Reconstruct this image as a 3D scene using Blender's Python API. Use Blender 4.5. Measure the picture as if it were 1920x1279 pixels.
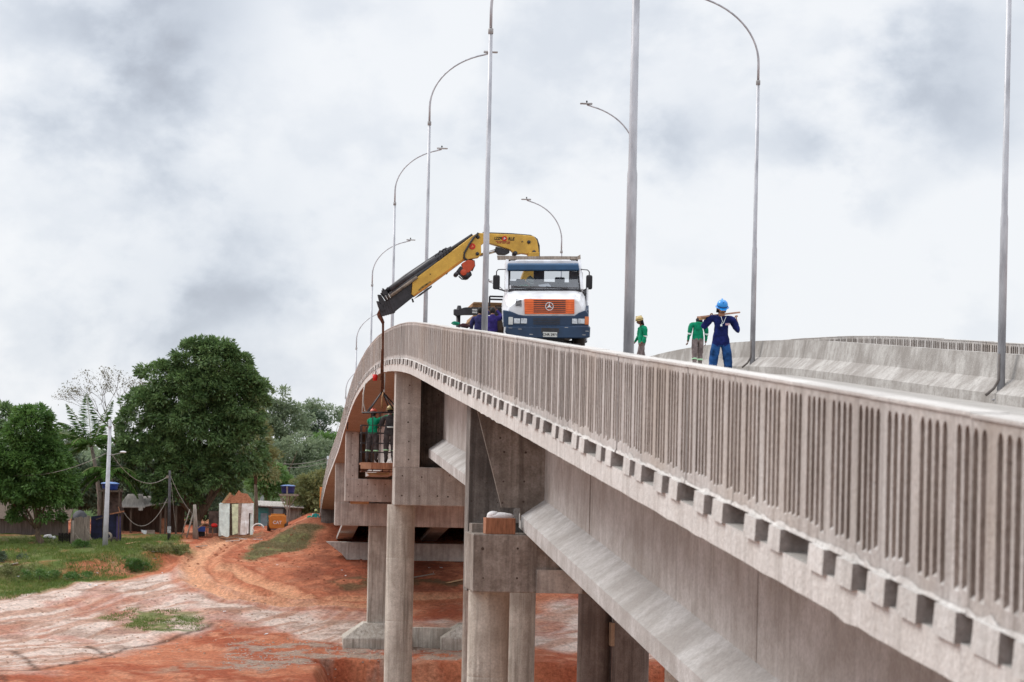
import bpy, bmesh, math, random
import numpy as np
from mathutils import Vector, Matrix, noise as mnoise

for o in list(bpy.data.objects):
    bpy.data.objects.remove(o)
SC = bpy.context.scene
COL = SC.collection
R = math.radians

# ------------------------------------------------------------------ camera
F = 4533.3            # focal length in pixels of a 1920 wide picture (85 mm)
TH = math.atan(436.0 / F)   # yaw to the right of the bridge's direction (+Y)
ROLL = 0.021
cth, sth = math.cos(TH), math.sin(TH)
cam = bpy.data.cameras.new('camera')
cam.lens = 85.0
cam.sensor_width = 36.0
cam.sensor_fit = 'HORIZONTAL'
cam.shift_x = 0.00286
cam.shift_y = 0.1357
cam.clip_start = 0.3
cam.clip_end = 6000
cam.dof.use_dof = True
cam.dof.focus_distance = 66.0
cam.dof.aperture_fstop = 4.0
camo = bpy.data.objects.new('camera', cam)
COL.objects.link(camo)
fw = Vector((sth, cth, 0)); rt = Vector((cth, -sth, 0)); up = Vector((0, 0, 1))
rc = rt * math.cos(ROLL) + up * math.sin(ROLL)
uc = up * math.cos(ROLL) - rt * math.sin(ROLL)
camo.matrix_world = Matrix(((rc.x, uc.x, -fw.x, 0), (rc.y, uc.y, -fw.y, 0), (rc.z, uc.z, -fw.z, 0), (0, 0, 0, 1)))
SC.camera = camo

# ------------------------------------------------------------------ exposure
SC.view_settings.view_transform = 'Standard'
SC.view_settings.look = 'None'
SC.view_settings.exposure = 0.06
SC.view_settings.gamma = 1.0
SC.cycles.use_denoising = True
SC.cycles.max_bounces = 8
SC.cycles.transparent_max_bounces = 12


def N(nt, kind, **kw):
    n = nt.nodes.new(kind)
    for k, v in kw.items():
        if k.startswith('i_'):
            n.inputs[k[2:].replace('_', ' ')].default_value = v
        else:
            setattr(n, k, v)
    return n


# ------------------------------------------------------------------ sky
SUN_EL, SUN_AZ = R(46), R(304)      # azimuth clockwise from +Y: to the camera's left
world = bpy.data.worlds.new('World')
SC.world = world
world.use_nodes = True
nt = world.node_tree
nt.nodes.clear()
L = nt.links.new
out = N(nt, 'ShaderNodeOutputWorld')
bg = N(nt, 'ShaderNodeBackground')
bg.inputs['Strength'].default_value = 0.1
sky = N(nt, 'ShaderNodeTexSky', sky_type='NISHITA', sun_disc=False)
sky.sun_elevation = SUN_EL
sky.sun_rotation = SUN_AZ
tc = N(nt, 'ShaderNodeTexCoord')
mp = N(nt, 'ShaderNodeMapping')
mp.inputs['Scale'].default_value = (1, 1, 1.35)
L(tc.outputs['Generated'], mp.inputs['Vector'])
nz = N(nt, 'ShaderNodeTexNoise', i_Scale=6.0, i_Detail=12.0, i_Roughness=0.54, i_Distortion=0.25)
L(mp.outputs['Vector'], nz.inputs['Vector'])
nz2 = N(nt, 'ShaderNodeTexNoise', i_Scale=22.0, i_Detail=7.0, i_Roughness=0.55)
L(mp.outputs['Vector'], nz2.inputs['Vector'])


def skydir(x, y):
    xp = x + (y - 640) * ROLL; yp = y - (x - 960) * ROLL
    a = (xp - 960) / F; b = (900 - yp) / F
    v = rt * a + fw + up * b
    return v.normalized()


# grey masses of cloud standing in given quarters of the sky
warp = N(nt, 'ShaderNodeVectorMath', operation='MULTIPLY_ADD')
L(nz2.outputs['Color'], warp.inputs[0])
warp.inputs[1].default_value = (0.07, 0.07, 0.05)
L(tc.outputs['Generated'], warp.inputs[2])
acc = None
for (px, py, rad, amt) in [(200, 0, .060, .50), (400, 30, .05, .36), (1850, 120, .055, .52), (1680, 190, .04, .24), (560, 400, .060, .30),
                           (330, 480, .05, .26), (860, 290, .045, .26), (1250, 270, .022, .28), (1650, 370, .022, .30),
                           (1330, 590, .035, .22), (150, 600, .06, .26), (1850, 600, .03, .22), (700, 20, .03, .30), (40, 330, .04, .16)]:
    d = skydir(px, py)
    d = d + Vector((.035, .035, .025))
    vm = N(nt, 'ShaderNodeVectorMath', operation='DISTANCE')
    L(warp.outputs[0], vm.inputs[0])
    vm.inputs[1].default_value = d
    mr = N(nt, 'ShaderNodeMapRange', interpolation_type='SMOOTHSTEP')
    mr.inputs['From Min'].default_value = rad * 0.15
    mr.inputs['From Max'].default_value = rad * 1.25
    mr.inputs['To Min'].default_value = amt
    mr.inputs['To Max'].default_value = 0
    L(vm.outputs['Value'], mr.inputs['Value'])
    if acc is None:
        acc = mr.outputs[0]
    else:
        m = N(nt, 'ShaderNodeMath', operation='ADD')
        L(acc, m.inputs[0]); L(mr.outputs[0], m.inputs[1])
        acc = m.outputs[0]
# total greyness = noise + masses
m1 = N(nt, 'ShaderNodeMapRange', interpolation_type='SMOOTHSTEP')
m1.inputs['From Min'].default_value = 0.46; m1.inputs['From Max'].default_value = 0.58
m1.inputs['To Min'].default_value = -0.10; m1.inputs['To Max'].default_value = 0.25
L(nz.outputs['Fac'], m1.inputs['Value'])
m1b = N(nt, 'ShaderNodeMapRange', interpolation_type='SMOOTHSTEP')
m1b.inputs['From Min'].default_value = 0.38; m1b.inputs['From Max'].default_value = 0.64
m1b.inputs['To Min'].default_value = -0.09; m1b.inputs['To Max'].default_value = 0.11
L(nz2.outputs['Fac'], m1b.inputs['Value'])
m2 = N(nt, 'ShaderNodeMath', operation='ADD')
L(acc, m2.inputs[0]); L(m1.outputs[0], m2.inputs[1])
m3 = N(nt, 'ShaderNodeMath', operation='ADD')
L(m2.outputs[0], m3.inputs[0]); L(m1b.outputs[0], m3.inputs[1])
cr = N(nt, 'ShaderNodeValToRGB')
cr.color_ramp.interpolation = 'B_SPLINE'
e = cr.color_ramp.elements
e[0].position = 0.0; e[0].color = (0.93, 0.945, 0.97, 1)
e[1].position = 1.0; e[1].color = (0.38, 0.40, 0.455, 1)
q = cr.color_ramp.elements.new(0.34); q.color = (0.735, 0.78, 0.85, 1)
q = cr.color_ramp.elements.new(0.64); q.color = (0.51, 0.56, 0.645, 1)
L(m3.outputs[0], cr.inputs['Fac'])
sc10 = N(nt, 'ShaderNodeVectorMath', operation='SCALE')
L(cr.outputs['Color'], sc10.inputs[0])
sc10.inputs['Scale'].default_value = 9.9
mix = N(nt, 'ShaderNodeMix', data_type='RGBA')
mix.inputs[0].default_value = 0.94
L(sky.outputs['Color'], mix.inputs[6])
L(sc10.outputs[0], mix.inputs[7])
# an overcast sky is brighter overhead than near the horizon
sx = N(nt, 'ShaderNodeSeparateXYZ'); L(tc.outputs['Generated'], sx.inputs[0])
zr = N(nt, 'ShaderNodeMapRange', interpolation_type='SMOOTHSTEP')
zr.inputs['From Min'].default_value = 0.2; zr.inputs['From Max'].default_value = 0.85
zr.inputs['To Min'].default_value = 1.0; zr.inputs['To Max'].default_value = 2.0
L(sx.outputs['Z'], zr.inputs['Value'])
zs = N(nt, 'ShaderNodeVectorMath', operation='SCALE')
L(mix.outputs[2], zs.inputs[0]); L(zr.outputs[0], zs.inputs['Scale'])
L(zs.outputs[0], bg.inputs['Color'])
L(bg.outputs['Background'], out.inputs['Surface'])

# ------------------------------------------------------------------ sun (veiled by cloud)
sun = bpy.data.lights.new('sun', 'SUN')
sun.energy = 2.1
sun.angle = R(22)
sun.color = (1.0, 0.96, 0.9)
suno = bpy.data.objects.new('sun', sun)
COL.objects.link(suno)
sd = Vector((math.sin(SUN_AZ) * math.cos(SUN_EL), math.cos(SUN_AZ) * math.cos(SUN_EL), math.sin(SUN_EL)))
suno.rotation_euler = sd.to_track_quat('Z', 'Y').to_euler()
suno.location = (-40, -30, 80)

# ------------------------------------------------------------------ small helpers


def prim(x, y):
    return x + (y - 640) * ROLL, y - (x - 960) * ROLL


def P(x, y, Z):
    """point seen at photo pixel x, y, at depth Z"""
    xp, yp = prim(x, y)
    return rt * ((xp - 960) * Z / F) + fw * Z + up * ((900 - yp) * Z / F)


def PY(x, y, Y):
    xp, yp = prim(x, y)
    a = (xp - 960) / F
    return P(x, y, Y / (cth - a * sth))


def PXX(x, y, X):
    xp, yp = prim(x, y)
    a = (xp - 960) / F
    return P(x, y, X / (a * cth + sth))


def pyl(poly, Y):
    return [(p.x, p.z) for p in (PY(x, y, Y) for x, y in poly)]


def pchip(xs, ys):
    xs = np.array(xs, float); ys = np.array(ys, float)
    h = np.diff(xs); d = np.diff(ys) / h
    m = np.zeros_like(xs)
    m[0], m[-1] = d[0], d[-1]
    for i in range(1, len(xs) - 1):
        m[i] = (d[i - 1] * h[i] + d[i] * h[i - 1]) / (h[i] + h[i - 1])

    def f(x):
        x = np.asarray(x, float)
        xc = np.clip(x, xs[0], xs[-1])
        i = np.clip(np.searchsorted(xs, xc) - 1, 0, len(h) - 1)
        t = (xc - xs[i]) / h[i]
        return ((2 * t**3 - 3 * t**2 + 1) * ys[i] + (t**3 - 2 * t**2 + t) * h[i] * m[i]
                + (-2 * t**3 + 3 * t**2) * ys[i + 1] + (t**3 - t**2) * h[i] * m[i + 1])
    return f


# height of the railing's top along the bridge
TOPF = pchip([-6, 5, 11, 19, 27, 40.5, 50, 56.5, 64, 72, 82.8, 92, 99.8, 108.5, 114.3, 121, 125.3, 133.2, 145.2, 163, 179.7, 191, 200],
             [-.98, -.13, .33, .92, 1.50, 2.48, 3.15, 3.62, 4.13, 4.53, 4.89, 5.01, 4.95, 4.72, 4.42, 3.93, 3.59, 2.90, 2.13, 1.02, -.65, -2.35, -3.3])



def T(Y):
    return float(TOPF(Y))


def props(o, label=None, cat=None, group=None, kind=None):
    if label: o['label'] = label
    if cat: o['category'] = cat
    if group: o['group'] = group
    if kind: o['kind'] = kind
    return o


def thing(name, label, cat, loc=(0, 0, 0), group=None):
    o = bpy.data.objects.new(name, None)
    o.empty_display_size = 0.3
    COL.objects.link(o)
    o.location = Vector(loc)
    return props(o, label, cat, group)


def worldloc(o):
    v = Vector((0, 0, 0))
    while o is not None:
        v = v + o.location
        o = o.parent
    return v


class MB:
    def __init__(s):
        s.v = []; s.f = []; s.sm = []; s.mi = []

    def add(s, vs, fs, smooth=False, mi=0):
        b = len(s.v)
        s.v += [tuple(v) for v in vs]
        for f in fs:
            s.f.append([i + b for i in f]); s.sm.append(smooth); s.mi.append(mi)
        return s

    def box(s, x0, y0, z0, x1, y1, z1, mi=0):
        x0, x1 = min(x0, x1), max(x0, x1); y0, y1 = min(y0, y1), max(y0, y1); z0, z1 = min(z0, z1), max(z0, z1)
        return s.add([(x0, y0, z0), (x1, y0, z0), (x1, y1, z0), (x0, y1, z0), (x0, y0, z1), (x1, y0, z1), (x1, y1, z1), (x0, y1, z1)],
                     [(0, 3, 2, 1), (4, 5, 6, 7), (0, 1, 5, 4), (1, 2, 6, 5), (2, 3, 7, 6), (3, 0, 4, 7)], mi=mi)

    def bar(s, a, b, w, h=None, upv=(0, 0, 1), mi=0):
        a = Vector(a); b = Vector(b); h = h or w
        d = (b - a).normalized(); u = Vector(upv)
        if abs(d.dot(u)) > .98: u = Vector((0, 1, 0))
        sx = d.cross(u).normalized() * (w / 2); sy = sx.cross(d).normalized() * (h / 2)
        vs = [a - sx - sy, a + sx - sy, a + sx + sy, a - sx + sy, b - sx - sy, b + sx - sy, b + sx + sy, b - sx + sy]
        return s.add(vs, [(0, 1, 2, 3), (7, 6, 5, 4), (0, 4, 5, 1), (1, 5, 6, 2), (2, 6, 7, 3), (3, 7, 4, 0)], mi=mi)

    def prism(s, poly, y0, y1, mi=0):
        """polygon in X,Z carried from y0 to y1"""
        n = len(poly)
        ar = sum(poly[i][0] * poly[(i + 1) % n][1] - poly[(i + 1) % n][0] * poly[i][1] for i in range(n))
        if ar < 0: poly = poly[::-1]
        vs = [(x, y0, z) for x, z in poly] + [(x, y1, z) for x, z in poly]
        fs = [tuple(range(n)), tuple(range(2 * n - 1, n - 1, -1))]
        fs += [(i, i + n, (i + 1) % n + n, (i + 1) % n) for i in range(n)]
        return s.add(vs, fs, mi=mi)

    def tube(s, path, r, n=8, mi=0):
        path = [Vector(p) for p in path]
        rs = r if isinstance(r, (list, tuple)) else [r] * len(path)
        vs = []
        d0 = (path[1] - path[0]).normalized()
        u = Vector((0, 0, 1)) if abs(d0.z) < .9 else Vector((1, 0, 0))
        for i, p in enumerate(path):
            a = path[max(i - 1, 0)]; b = path[min(i + 1, len(path) - 1)]
            d = (b - a).normalized()
            sx = d.cross(u)
            if sx.length < 1e-4: sx = d.cross(Vector((0, 1, 0)))
            sx.normalize(); sy = sx.cross(d).normalized(); u = sy
            for k in range(n):
                t = 2 * math.pi * k / n
                vs.append(p + sx * math.cos(t) * rs[i] + sy * math.sin(t) * rs[i])
        fs = []
        for i in range(len(path) - 1):
            for k in range(n):
                fs.append((i * n + k, (i + 1) * n + k, (i + 1) * n + (k + 1) % n, i * n + (k + 1) % n))
        s.add(vs, fs, True, mi)
        b = len(s.v) - len(vs)
        s.f.append([b + k for k in range(n)]); s.sm.append(False); s.mi.append(mi)
        s.f.append([b + (len(path) - 1) * n + k for k in range(n)][::-1]); s.sm.append(False); s.mi.append(mi)
        return s

    def lathe(s, prof, c, n=20, smooth=True, mi=0, axis='Z'):
        c = Vector(c); vs = []
        for r, z in prof:
            for k in range(n):
                t = 2 * math.pi * k / n
                if axis == 'Z': vs.append(c + Vector((r * math.cos(t), r * math.sin(t), z)))
                elif axis == 'Y': vs.append(c + Vector((r * math.cos(t), z, -r * math.sin(t))))
                else: vs.append(c + Vector((z, r * math.cos(t), r * math.sin(t))))
        fs = []
        for i in range(len(prof) - 1):
            for k in range(n):
                fs.append((i * n + k, i * n + (k + 1) % n, (i + 1) * n + (k + 1) % n, (i + 1) * n + k))
        return s.add(vs, fs, smooth, mi)

    def ball(s, c, rx, ry=None, rz=None, n=12, m=8, mi=0):
        ry = ry or rx; rz = rz or rx
        c = Vector(c); vs = []
        for i in range(m + 1):
            a = -math.pi / 2 + math.pi * i / m
            for k in range(n):
                t = 2 * math.pi * k / n
                vs.append(c + Vector((rx * math.cos(a) * math.cos(t), ry * math.cos(a) * math.sin(t), rz * math.sin(a))))
        fs = []
        for i in range(m):
            for k in range(n):
                fs.append((i * n + k, i * n + (k + 1) % n, (i + 1) * n + (k + 1) % n, (i + 1) * n + k))
        return s.add(vs, fs, True, mi)

    def sweep(s, prof, Ys, dz=None, mi=0, caps=True, jit=None):
        """closed cross-section of X, dz pairs carried along the bridge under the railing's top"""
        n = len(prof); vs = []
        for j, Y in enumerate(Ys):
            for i, (x, z) in enumerate(prof):
                jj = jit(i, j) if jit else 0
                vs.append((x, Y, T(Y) + z + jj))
        fs = []
        for j in range(len(Ys) - 1):
            for i in range(n):
                fs.append((j * n + i, j * n + (i + 1) % n, (j + 1) * n + (i + 1) % n, (j + 1) * n + i))
        if caps:
            fs.append(tuple(range(n))[::-1]); fs.append(tuple(range((len(Ys) - 1) * n, len(Ys) * n)))
        return s.add(vs, fs, mi=mi)

    def build(s, name, mat, parent=None, label=None, bevel=0.0, kind=None):
        off = worldloc(parent) if parent else Vector((0, 0, 0))
        me = bpy.data.meshes.new(name)
        me.from_pydata([(x - off.x, y - off.y, z - off.z) for x, y, z in s.v], [], s.f)
        mats = mat if isinstance(mat, (list, tuple)) else [mat]
        for m in mats: me.materials.append(m)
        me.polygons.foreach_set('use_smooth', s.sm)
        me.polygons.foreach_set('material_index', s.mi)
        bm = bmesh.new(); bm.from_mesh(me)
        bmesh.ops.recalc_face_normals(bm, faces=bm.faces)
        bm.to_mesh(me); bm.free()
        me.update()
        o = bpy.data.objects.new(name, me)
        COL.objects.link(o)
        if parent: o.parent = parent
        if bevel:
            b = o.modifiers.new('bevel', 'BEVEL'); b.width = bevel; b.segments = 2; b.limit_method = 'ANGLE'
        props(o, label, kind=kind)
        return o


def arc(p0, p1, sag, n=10):
    p0 = Vector(p0); p1 = Vector(p1)
    return [p0.lerp(p1, i / n) - Vector((0, 0, sag * 4 * (i / n) * (1 - i / n))) for i in range(n + 1)]


# ------------------------------------------------------------------ materials
MATS = {}


def mat(name, col, rough=.7, var=.12, scale=4.0, bump=0.0, metal=0.0, spec=.3, stretch=(1, 1, 1), col2=None, bscale=None, coat=0.0):
    if name in MATS: return MATS[name]
    m = bpy.data.materials.new(name); m.use_nodes = True
    t = m.node_tree; b = t.nodes['Principled BSDF']; LK = t.links.new
    b.inputs['Roughness'].default_value = rough
    b.inputs['Metallic'].default_value = metal
    b.inputs['Specular IOR Level'].default_value = spec
    b.inputs['Coat Weight'].default_value = coat
    g = N(t, 'ShaderNodeTexCoord')
    mpn = N(t, 'ShaderNodeMapping'); mpn.inputs['Scale'].default_value = stretch
    LK(g.outputs['Object'], mpn.inputs['Vector'])
    nzn = N(t, 'ShaderNodeTexNoise', i_Scale=scale, i_Detail=6.0, i_Roughness=.6)
    LK(mpn.outputs['Vector'], nzn.inputs['Vector'])
    r = N(t, 'ShaderNodeValToRGB')
    c2 = col2 or tuple(max(c * (1 - 2.2 * var), 0) for c in col)
    r.color_ramp.elements[0].position = .3; r.color_ramp.elements[0].color = (*c2, 1)
    r.color_ramp.elements[1].position = .68; r.color_ramp.elements[1].color = (*[min(c * (1 + var), 1) for c in col], 1)
    LK(nzn.outputs['Fac'], r.inputs['Fac'])
    LK(r.outputs['Color'], b.inputs['Base Color'])
    if bump:
        n2 = N(t, 'ShaderNodeTexNoise', i_Scale=bscale or scale * 4, i_Detail=5.0)
        LK(mpn.outputs['Vector'], n2.inputs['Vector'])
        bn = N(t, 'ShaderNodeBump', i_Strength=bump, i_Distance=.02)
        LK(n2.outputs['Fac'], bn.inputs['Height']); LK(bn.outputs['Normal'], b.inputs['Normal'])
    MATS[name] = m
    return m


def concrete(name, col, stain, streak=.5, holes=0.0, board=0.0, rough=.85, blot=.5, patch=0.0):
    """cast concrete: cloudy tone, rain streaks running down, pores and tie holes"""
    m = bpy.data.materials.new(name); m.use_nodes = True
    t = m.node_tree; b = t.nodes['Principled BSDF']; LK = t.links.new
    b.inputs['Roughness'].default_value = rough; b.inputs['Specular IOR Level'].default_value = .25
    g = N(t, 'ShaderNodeNewGeometry')

    def noise(sx, sy, sz, sc, det, rg=.6):
        mpn = N(t, 'ShaderNodeMapping'); mpn.inputs['Scale'].default_value = (sx, sy, sz)
        LK(g.outputs['Position'], mpn.inputs['Vector'])
        n = N(t, 'ShaderNodeTexNoise', i_Scale=sc, i_Detail=det, i_Roughness=rg)
        LK(mpn.outputs['Vector'], n.inputs['Vector'])
        return n.outputs['Fac']

    def ramp(v, a, bb, lo, hi):
        mr = N(t, 'ShaderNodeMapRange'); mr.inputs['From Min'].default_value = a; mr.inputs['From Max'].default_value = bb
        mr.inputs['To Min'].default_value = lo; mr.inputs['To Max'].default_value = hi
        LK(v, mr.inputs['Value']); return mr.outputs[0]

    def mixc(f, a, bb, blend='MIX'):
        mx = N(t, 'ShaderNodeMix', data_type='RGBA', blend_type=blend)
        if hasattr(f, 'links') or hasattr(f, 'is_linked'): LK(f, mx.inputs[0])
        else: mx.inputs[0].default_value = f
        for s_, k in ((a, 6), (bb, 7)):
            if isinstance(s_, tuple): mx.inputs[k].default_value = (*s_, 1)
            else: LK(s_, mx.inputs[k])
        return mx.outputs[2]
    cl = noise(1, 1, 1, .9, 6)
    c = mixc(ramp(cl, .38, .62, 0, blot), col, stain)
    cl2 = noise(1, 1, 1, 3.6, 6, .7)
    c = mixc(ramp(cl2, .46, .66, 0, blot * .6), c, stain)
    st = noise(7, 7, .35, 1.0, 4)
    c = mixc(ramp(st, .48, .70, 0, streak), c, tuple(x * .72 for x in stain))
    st2 = noise(5, 5, .22, 1.3, 3)
    c = mixc(ramp(st2, .52, .72, 0, streak * .5), c, tuple(min(x * 1.35, .8) for x in col))
    if patch:
        pt = noise(1, .45, .25, .55, 4)
        c = mixc(ramp(pt, .48, .66, 0, patch), c, (.38, .30, .235))
        pt2 = noise(1, .3, .3, 1.1, 3)
        c = mixc(ramp(pt2, .55, .72, 0, patch * .6), c, (.60, .58, .565))
    fine = noise(1, 1, 1, 26, 5)
    c = mixc(ramp(fine, .3, .62, .42, 0), c, tuple(x * .55 for x in stain))
    if False:
        mpn = N(t, 'ShaderNodeMapping'); mpn.inputs['Scale'].default_value = (1, .02, 1)
        LK(g.outputs['Position'], mpn.inputs['Vector'])
        vo = N(t, 'ShaderNodeTexVoronoi', i_Scale=1.7, i_Randomness=.35)
        LK(mpn.outputs['Vector'], vo.inputs['Vector'])
        c = mixc(ramp(vo.outputs['Distance'], .05, .075, holes, 0), c, (.03, .025, .022))
    vp = N(t, 'ShaderNodeTexVoronoi', i_Scale=9.0)
    LK(g.outputs['Position'], vp.inputs['Vector'])
    c = mixc(ramp(vp.outputs['Distance'], .06, .13, .38, 0), c, tuple(x * .4 for x in stain))
    oi = N(t, 'ShaderNodeObjectInfo')
    vs_ = N(t, 'ShaderNodeVectorMath', operation='SCALE'); LK(c, vs_.inputs[0]); LK(ramp(oi.outputs['Random'], 0, 1, .90, 1.08), vs_.inputs['Scale'])
    c = vs_.outputs[0]
    LK(c, b.inputs['Base Color'])
    bn = N(t, 'ShaderNodeBump', i_Strength=.6, i_Distance=.02)
    LK(fine, bn.inputs['Height'])
    if board:
        w = N(t, 'ShaderNodeTexWave', wave_type='BANDS', bands_direction='Y', i_Scale=.5, i_Distortion=.6, i_Detail=1.0)
        LK(g.outputs['Position'], w.inputs['Vector'])
        c2 = mixc(ramp(w.outputs['Fac'], .0, .12, board, 0), c, tuple(x * .35 for x in stain))
        LK(c2, b.inputs['Base Color'])
    LK(bn.outputs['Normal'], b.inputs['Normal'])
    MATS[name] = m
    return m


C_PANEL = concrete('concrete_panel', (.545, .522, .508), (.36, .325, .302), .9, patch=.6)
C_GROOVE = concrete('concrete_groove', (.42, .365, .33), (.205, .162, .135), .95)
C_BLOCK = concrete('concrete_block', (.64, .62, .60), (.46, .43, .405), .6)
C_CAP = concrete('concrete_cap', (.60, .575, .55), (.44, .41, .39), .15)
C_WEB = concrete('concrete_girder', (.52, .50, .485), (.34, .31, .285), .35, blot=.9)
C_FLANGE = concrete('concrete_flange', (.54, .53, .525), (.36, .34, .325), 0.0, blot=1.0)
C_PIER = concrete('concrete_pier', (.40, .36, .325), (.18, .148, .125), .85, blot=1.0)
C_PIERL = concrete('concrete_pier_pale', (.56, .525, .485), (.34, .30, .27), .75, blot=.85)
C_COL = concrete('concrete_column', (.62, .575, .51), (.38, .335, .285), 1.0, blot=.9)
C_BARR = concrete('concrete_barrier', (.44, .42, .40), (.25, .228, .21), .22, blot=1.0)
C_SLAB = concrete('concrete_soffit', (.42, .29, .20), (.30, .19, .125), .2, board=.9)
C_ROAD = concrete('concrete_road', (.38, .36, .34), (.30, .28, .26), .1)
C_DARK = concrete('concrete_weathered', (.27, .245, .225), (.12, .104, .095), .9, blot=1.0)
C_END_SHADE = concrete('concrete_end_shade', (.36, .325, .305), (.22, .19, .175), .5)  # shade of the notches put into the colour of the blocks' near ends
C_SHADE = concrete('concrete_column_shade', (.235, .185, .16), (.13, .095, .08), .9, blot=.9)  # deep shade under the deck put into the inner columns' colour
GALV = mat('galvanised_steel', (.46, .47, .50), .5, .16, 2.2, metal=.25, spec=.5, stretch=(2, 2, .5), col2=(.24, .245, .27))
PLASTIC_BLK = mat('black_plastic', (.018, .017, .02), .45, .2)
STEEL_BLK = mat('black_steel', (.022, .020, .025), .5, .3, 6.0, spec=.5)
STEEL_GRY = mat('grey_steel', (.36, .35, .35), .5, .2, metal=.3)
CHROME = mat('steel_rod', (.6, .6, .62), .2, .05, metal=.95)
RUST = mat('rusty_steel', (.13, .045, .025), .85, .3, 8)
YELLOW = mat('yellow_paint', (.62, .37, .055), .45, .10, 2.5, spec=.45, col2=(.44, .25, .035), bump=.06)
WHITE = mat('white_paint', (.76, .78, .82), .36, .04, 2.6, spec=.5, col2=(.55, .54, .545), coat=.25)
NAVY = mat('dark_blue_paint', (.010, .034, .080), .4, .15, 2.2, spec=.4, col2=(.006, .020, .05), coat=.1)
BLUEV = mat('blue_visor_paint', (.014, .068, .155), .35, .10, 2.2, spec=.5)
ORANGE = mat('orange_paint', (.80, .16, .045), .45, .1, 5)
ORANGEL = mat('orange_lens', (.62, .17, .05), .25, .1, 5, spec=.6)
RUBBER = mat('tyre_rubber', (.028, .024, .022), .9, .3, 9, col2=(.06, .04, .03))
LAMPG = mat('headlamp_glass', (.55, .57, .6), .12, .2, 14, metal=.5, spec=.8)
PLATE = mat('number_plate', (.55, .55, .53), .5, .08)
INK = mat('black_lettering', (.02, .02, .02), .6, .1)
REDP = mat('red_paint', (.55, .035, .02), .45, .12, 5)
WOODL = mat('fresh_timber', (.45, .28, .15), .8, .22, 3.0, stretch=(1, 8, 8), col2=(.27, .15, .075))
WOODG = mat('grey_timber', (.30, .255, .215), .9, .25, 2.0, stretch=(10, 10, .7), col2=(.15, .12, .10))
WOODR = mat('red_timber', (.36, .16, .09), .85, .25, 3.0, stretch=(6, 6, 1))
WOODD = mat('dark_timber', (.12, .085, .065), .9, .3, 3.0, stretch=(8, 8, .6))
ROPE = mat('brown_strap', (.14, .058, .034), .9, .25, 14)
WIRE = mat('cable_black', (.05, .045, .04), .6, .1)
WIREG = mat('cable_grey', (.32, .29, .26), .7, .1)
TARP = mat('dark_blue_tarp', (.012, .014, .05), .6, .4, 2.0, bump=.5, bscale=3)
TANKB = mat('blue_tank', (.02, .05, .22), .4, .1)
TANKL = mat('blue_tank_lid', (.16, .26, .52), .4, .1)
ROOFG = mat('fibre_cement_roof', (.42, .39, .36), .9, .2, 2.0, stretch=(8, .4, 1))
BRICK = mat('hollow_brick', (.42, .19, .11), .9, .25, 6, col2=(.28, .11, .06))
PLASTW = mat('white_plaster', (.86, .87, .87), .85, .05, 2.5, col2=(.56, .50, .45))
PLASTG = mat('pale_green_plaster', (.70, .76, .52), .85, .15, 2.5)
PLASTM = mat('mint_plaster', (.74, .86, .82), .85, .15, 2.0)
TURQ = mat('turquoise_plaster', (.12, .46, .48), .85, .15, 2.0)
CATY = mat('loader_yellow', (.60, .23, .045), .5, .12, 3)
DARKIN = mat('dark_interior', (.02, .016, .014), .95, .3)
BARK = mat('bark', (.17, .125, .09), .95, .3, 3.0, stretch=(5, 5, .8), bump=.6)
BARKP = mat('pale_bark', (.33, .29, .25), .95, .25, 3.0, stretch=(4, 4, .7), bump=.4)
PAPER = mat('paper_white', (.74, .75, .77), .8, .04)
SACK = mat('white_sack', (.75, .75, .77), .75, .08, 6, bump=.3)
GREENC = mat('green_cloth', (.012, .33, .20), .85, .2, 5)
TEALC = mat('teal_cloth', (.02, .30, .28), .85, .2, 5)


def cloth(name, c, var=.25, sc=7):
    return mat(name, c, .9, var, sc, bump=.9, bscale=7, spec=.1)


SHIRT_G = cloth('green_shirt', (.008, .245, .125))
SHIRT_N = cloth('navy_shirt', (.013, .020, .105), .3)
SHIRT_P = cloth('violet_shirt', (.045, .032, .17))
PANT_G = cloth('grey_trousers', (.22, .175, .17))
PANT_D = cloth('dark_grey_trousers', (.085, .075, .075))
JEANS = cloth('blue_jeans', (.020, .072, .21), .38)
STRIP = mat('reflective_strip', (.48, .80, .50), .4, .05)
STRIPW = mat('white_strip', (.72, .78, .76), .4, .05)
SKIN = mat('skin', (.36, .18, .11), .6, .08, 10)
SKIND = mat('skin_dark', (.17, .08, .05), .6, .08, 10)
HAIR = mat('black_hair', (.012, .010, .010), .7, .1)
BOOT = mat('boots', (.04, .03, .025), .8, .1)
HELM_B = mat('blue_helmet', (.012, .23, .62), .3, .05, spec=.5)
HELM_Y = mat('yellow_helmet', (.52, .39, .15), .35, .05, spec=.5)
HELM_L = mat('lime_helmet', (.62, .68, .24), .35, .05, spec=.5)
HELM_R = mat('red_helmet', (.55, .09, .05), .35, .05, spec=.5)
HELM_W = mat('white_helmet', (.62, .52, .48), .35, .05, spec=.5)


def glass_mat(name, tint, amount):
    m = bpy.data.materials.new(name); m.use_nodes = True
    t = m.node_tree; t.nodes.clear()
    o = N(t, 'ShaderNodeOutputMaterial'); mx = N(t, 'ShaderNodeMixShader')
    a = N(t, 'ShaderNodeBsdfTransparent'); a.inputs['Color'].default_value = (*tint, 1)
    gl = N(t, 'ShaderNodeBsdfGlossy'); gl.inputs['Roughness'].default_value = .06
    gl.inputs['Color'].default_value = (.85, .88, .92, 1)
    mx.inputs[0].default_value = amount
    t.links.new(a.outputs[0], mx.inputs[1]); t.links.new(gl.outputs[0], mx.inputs[2])
    t.links.new(mx.outputs[0], o.inputs['Surface'])
    return m


GLASS = glass_mat('windscreen_glass', (.70, .73, .76), .13)
# ------------------------------------------------------------------ terrain
rng = np.random.default_rng(7)
_lat = {}


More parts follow.
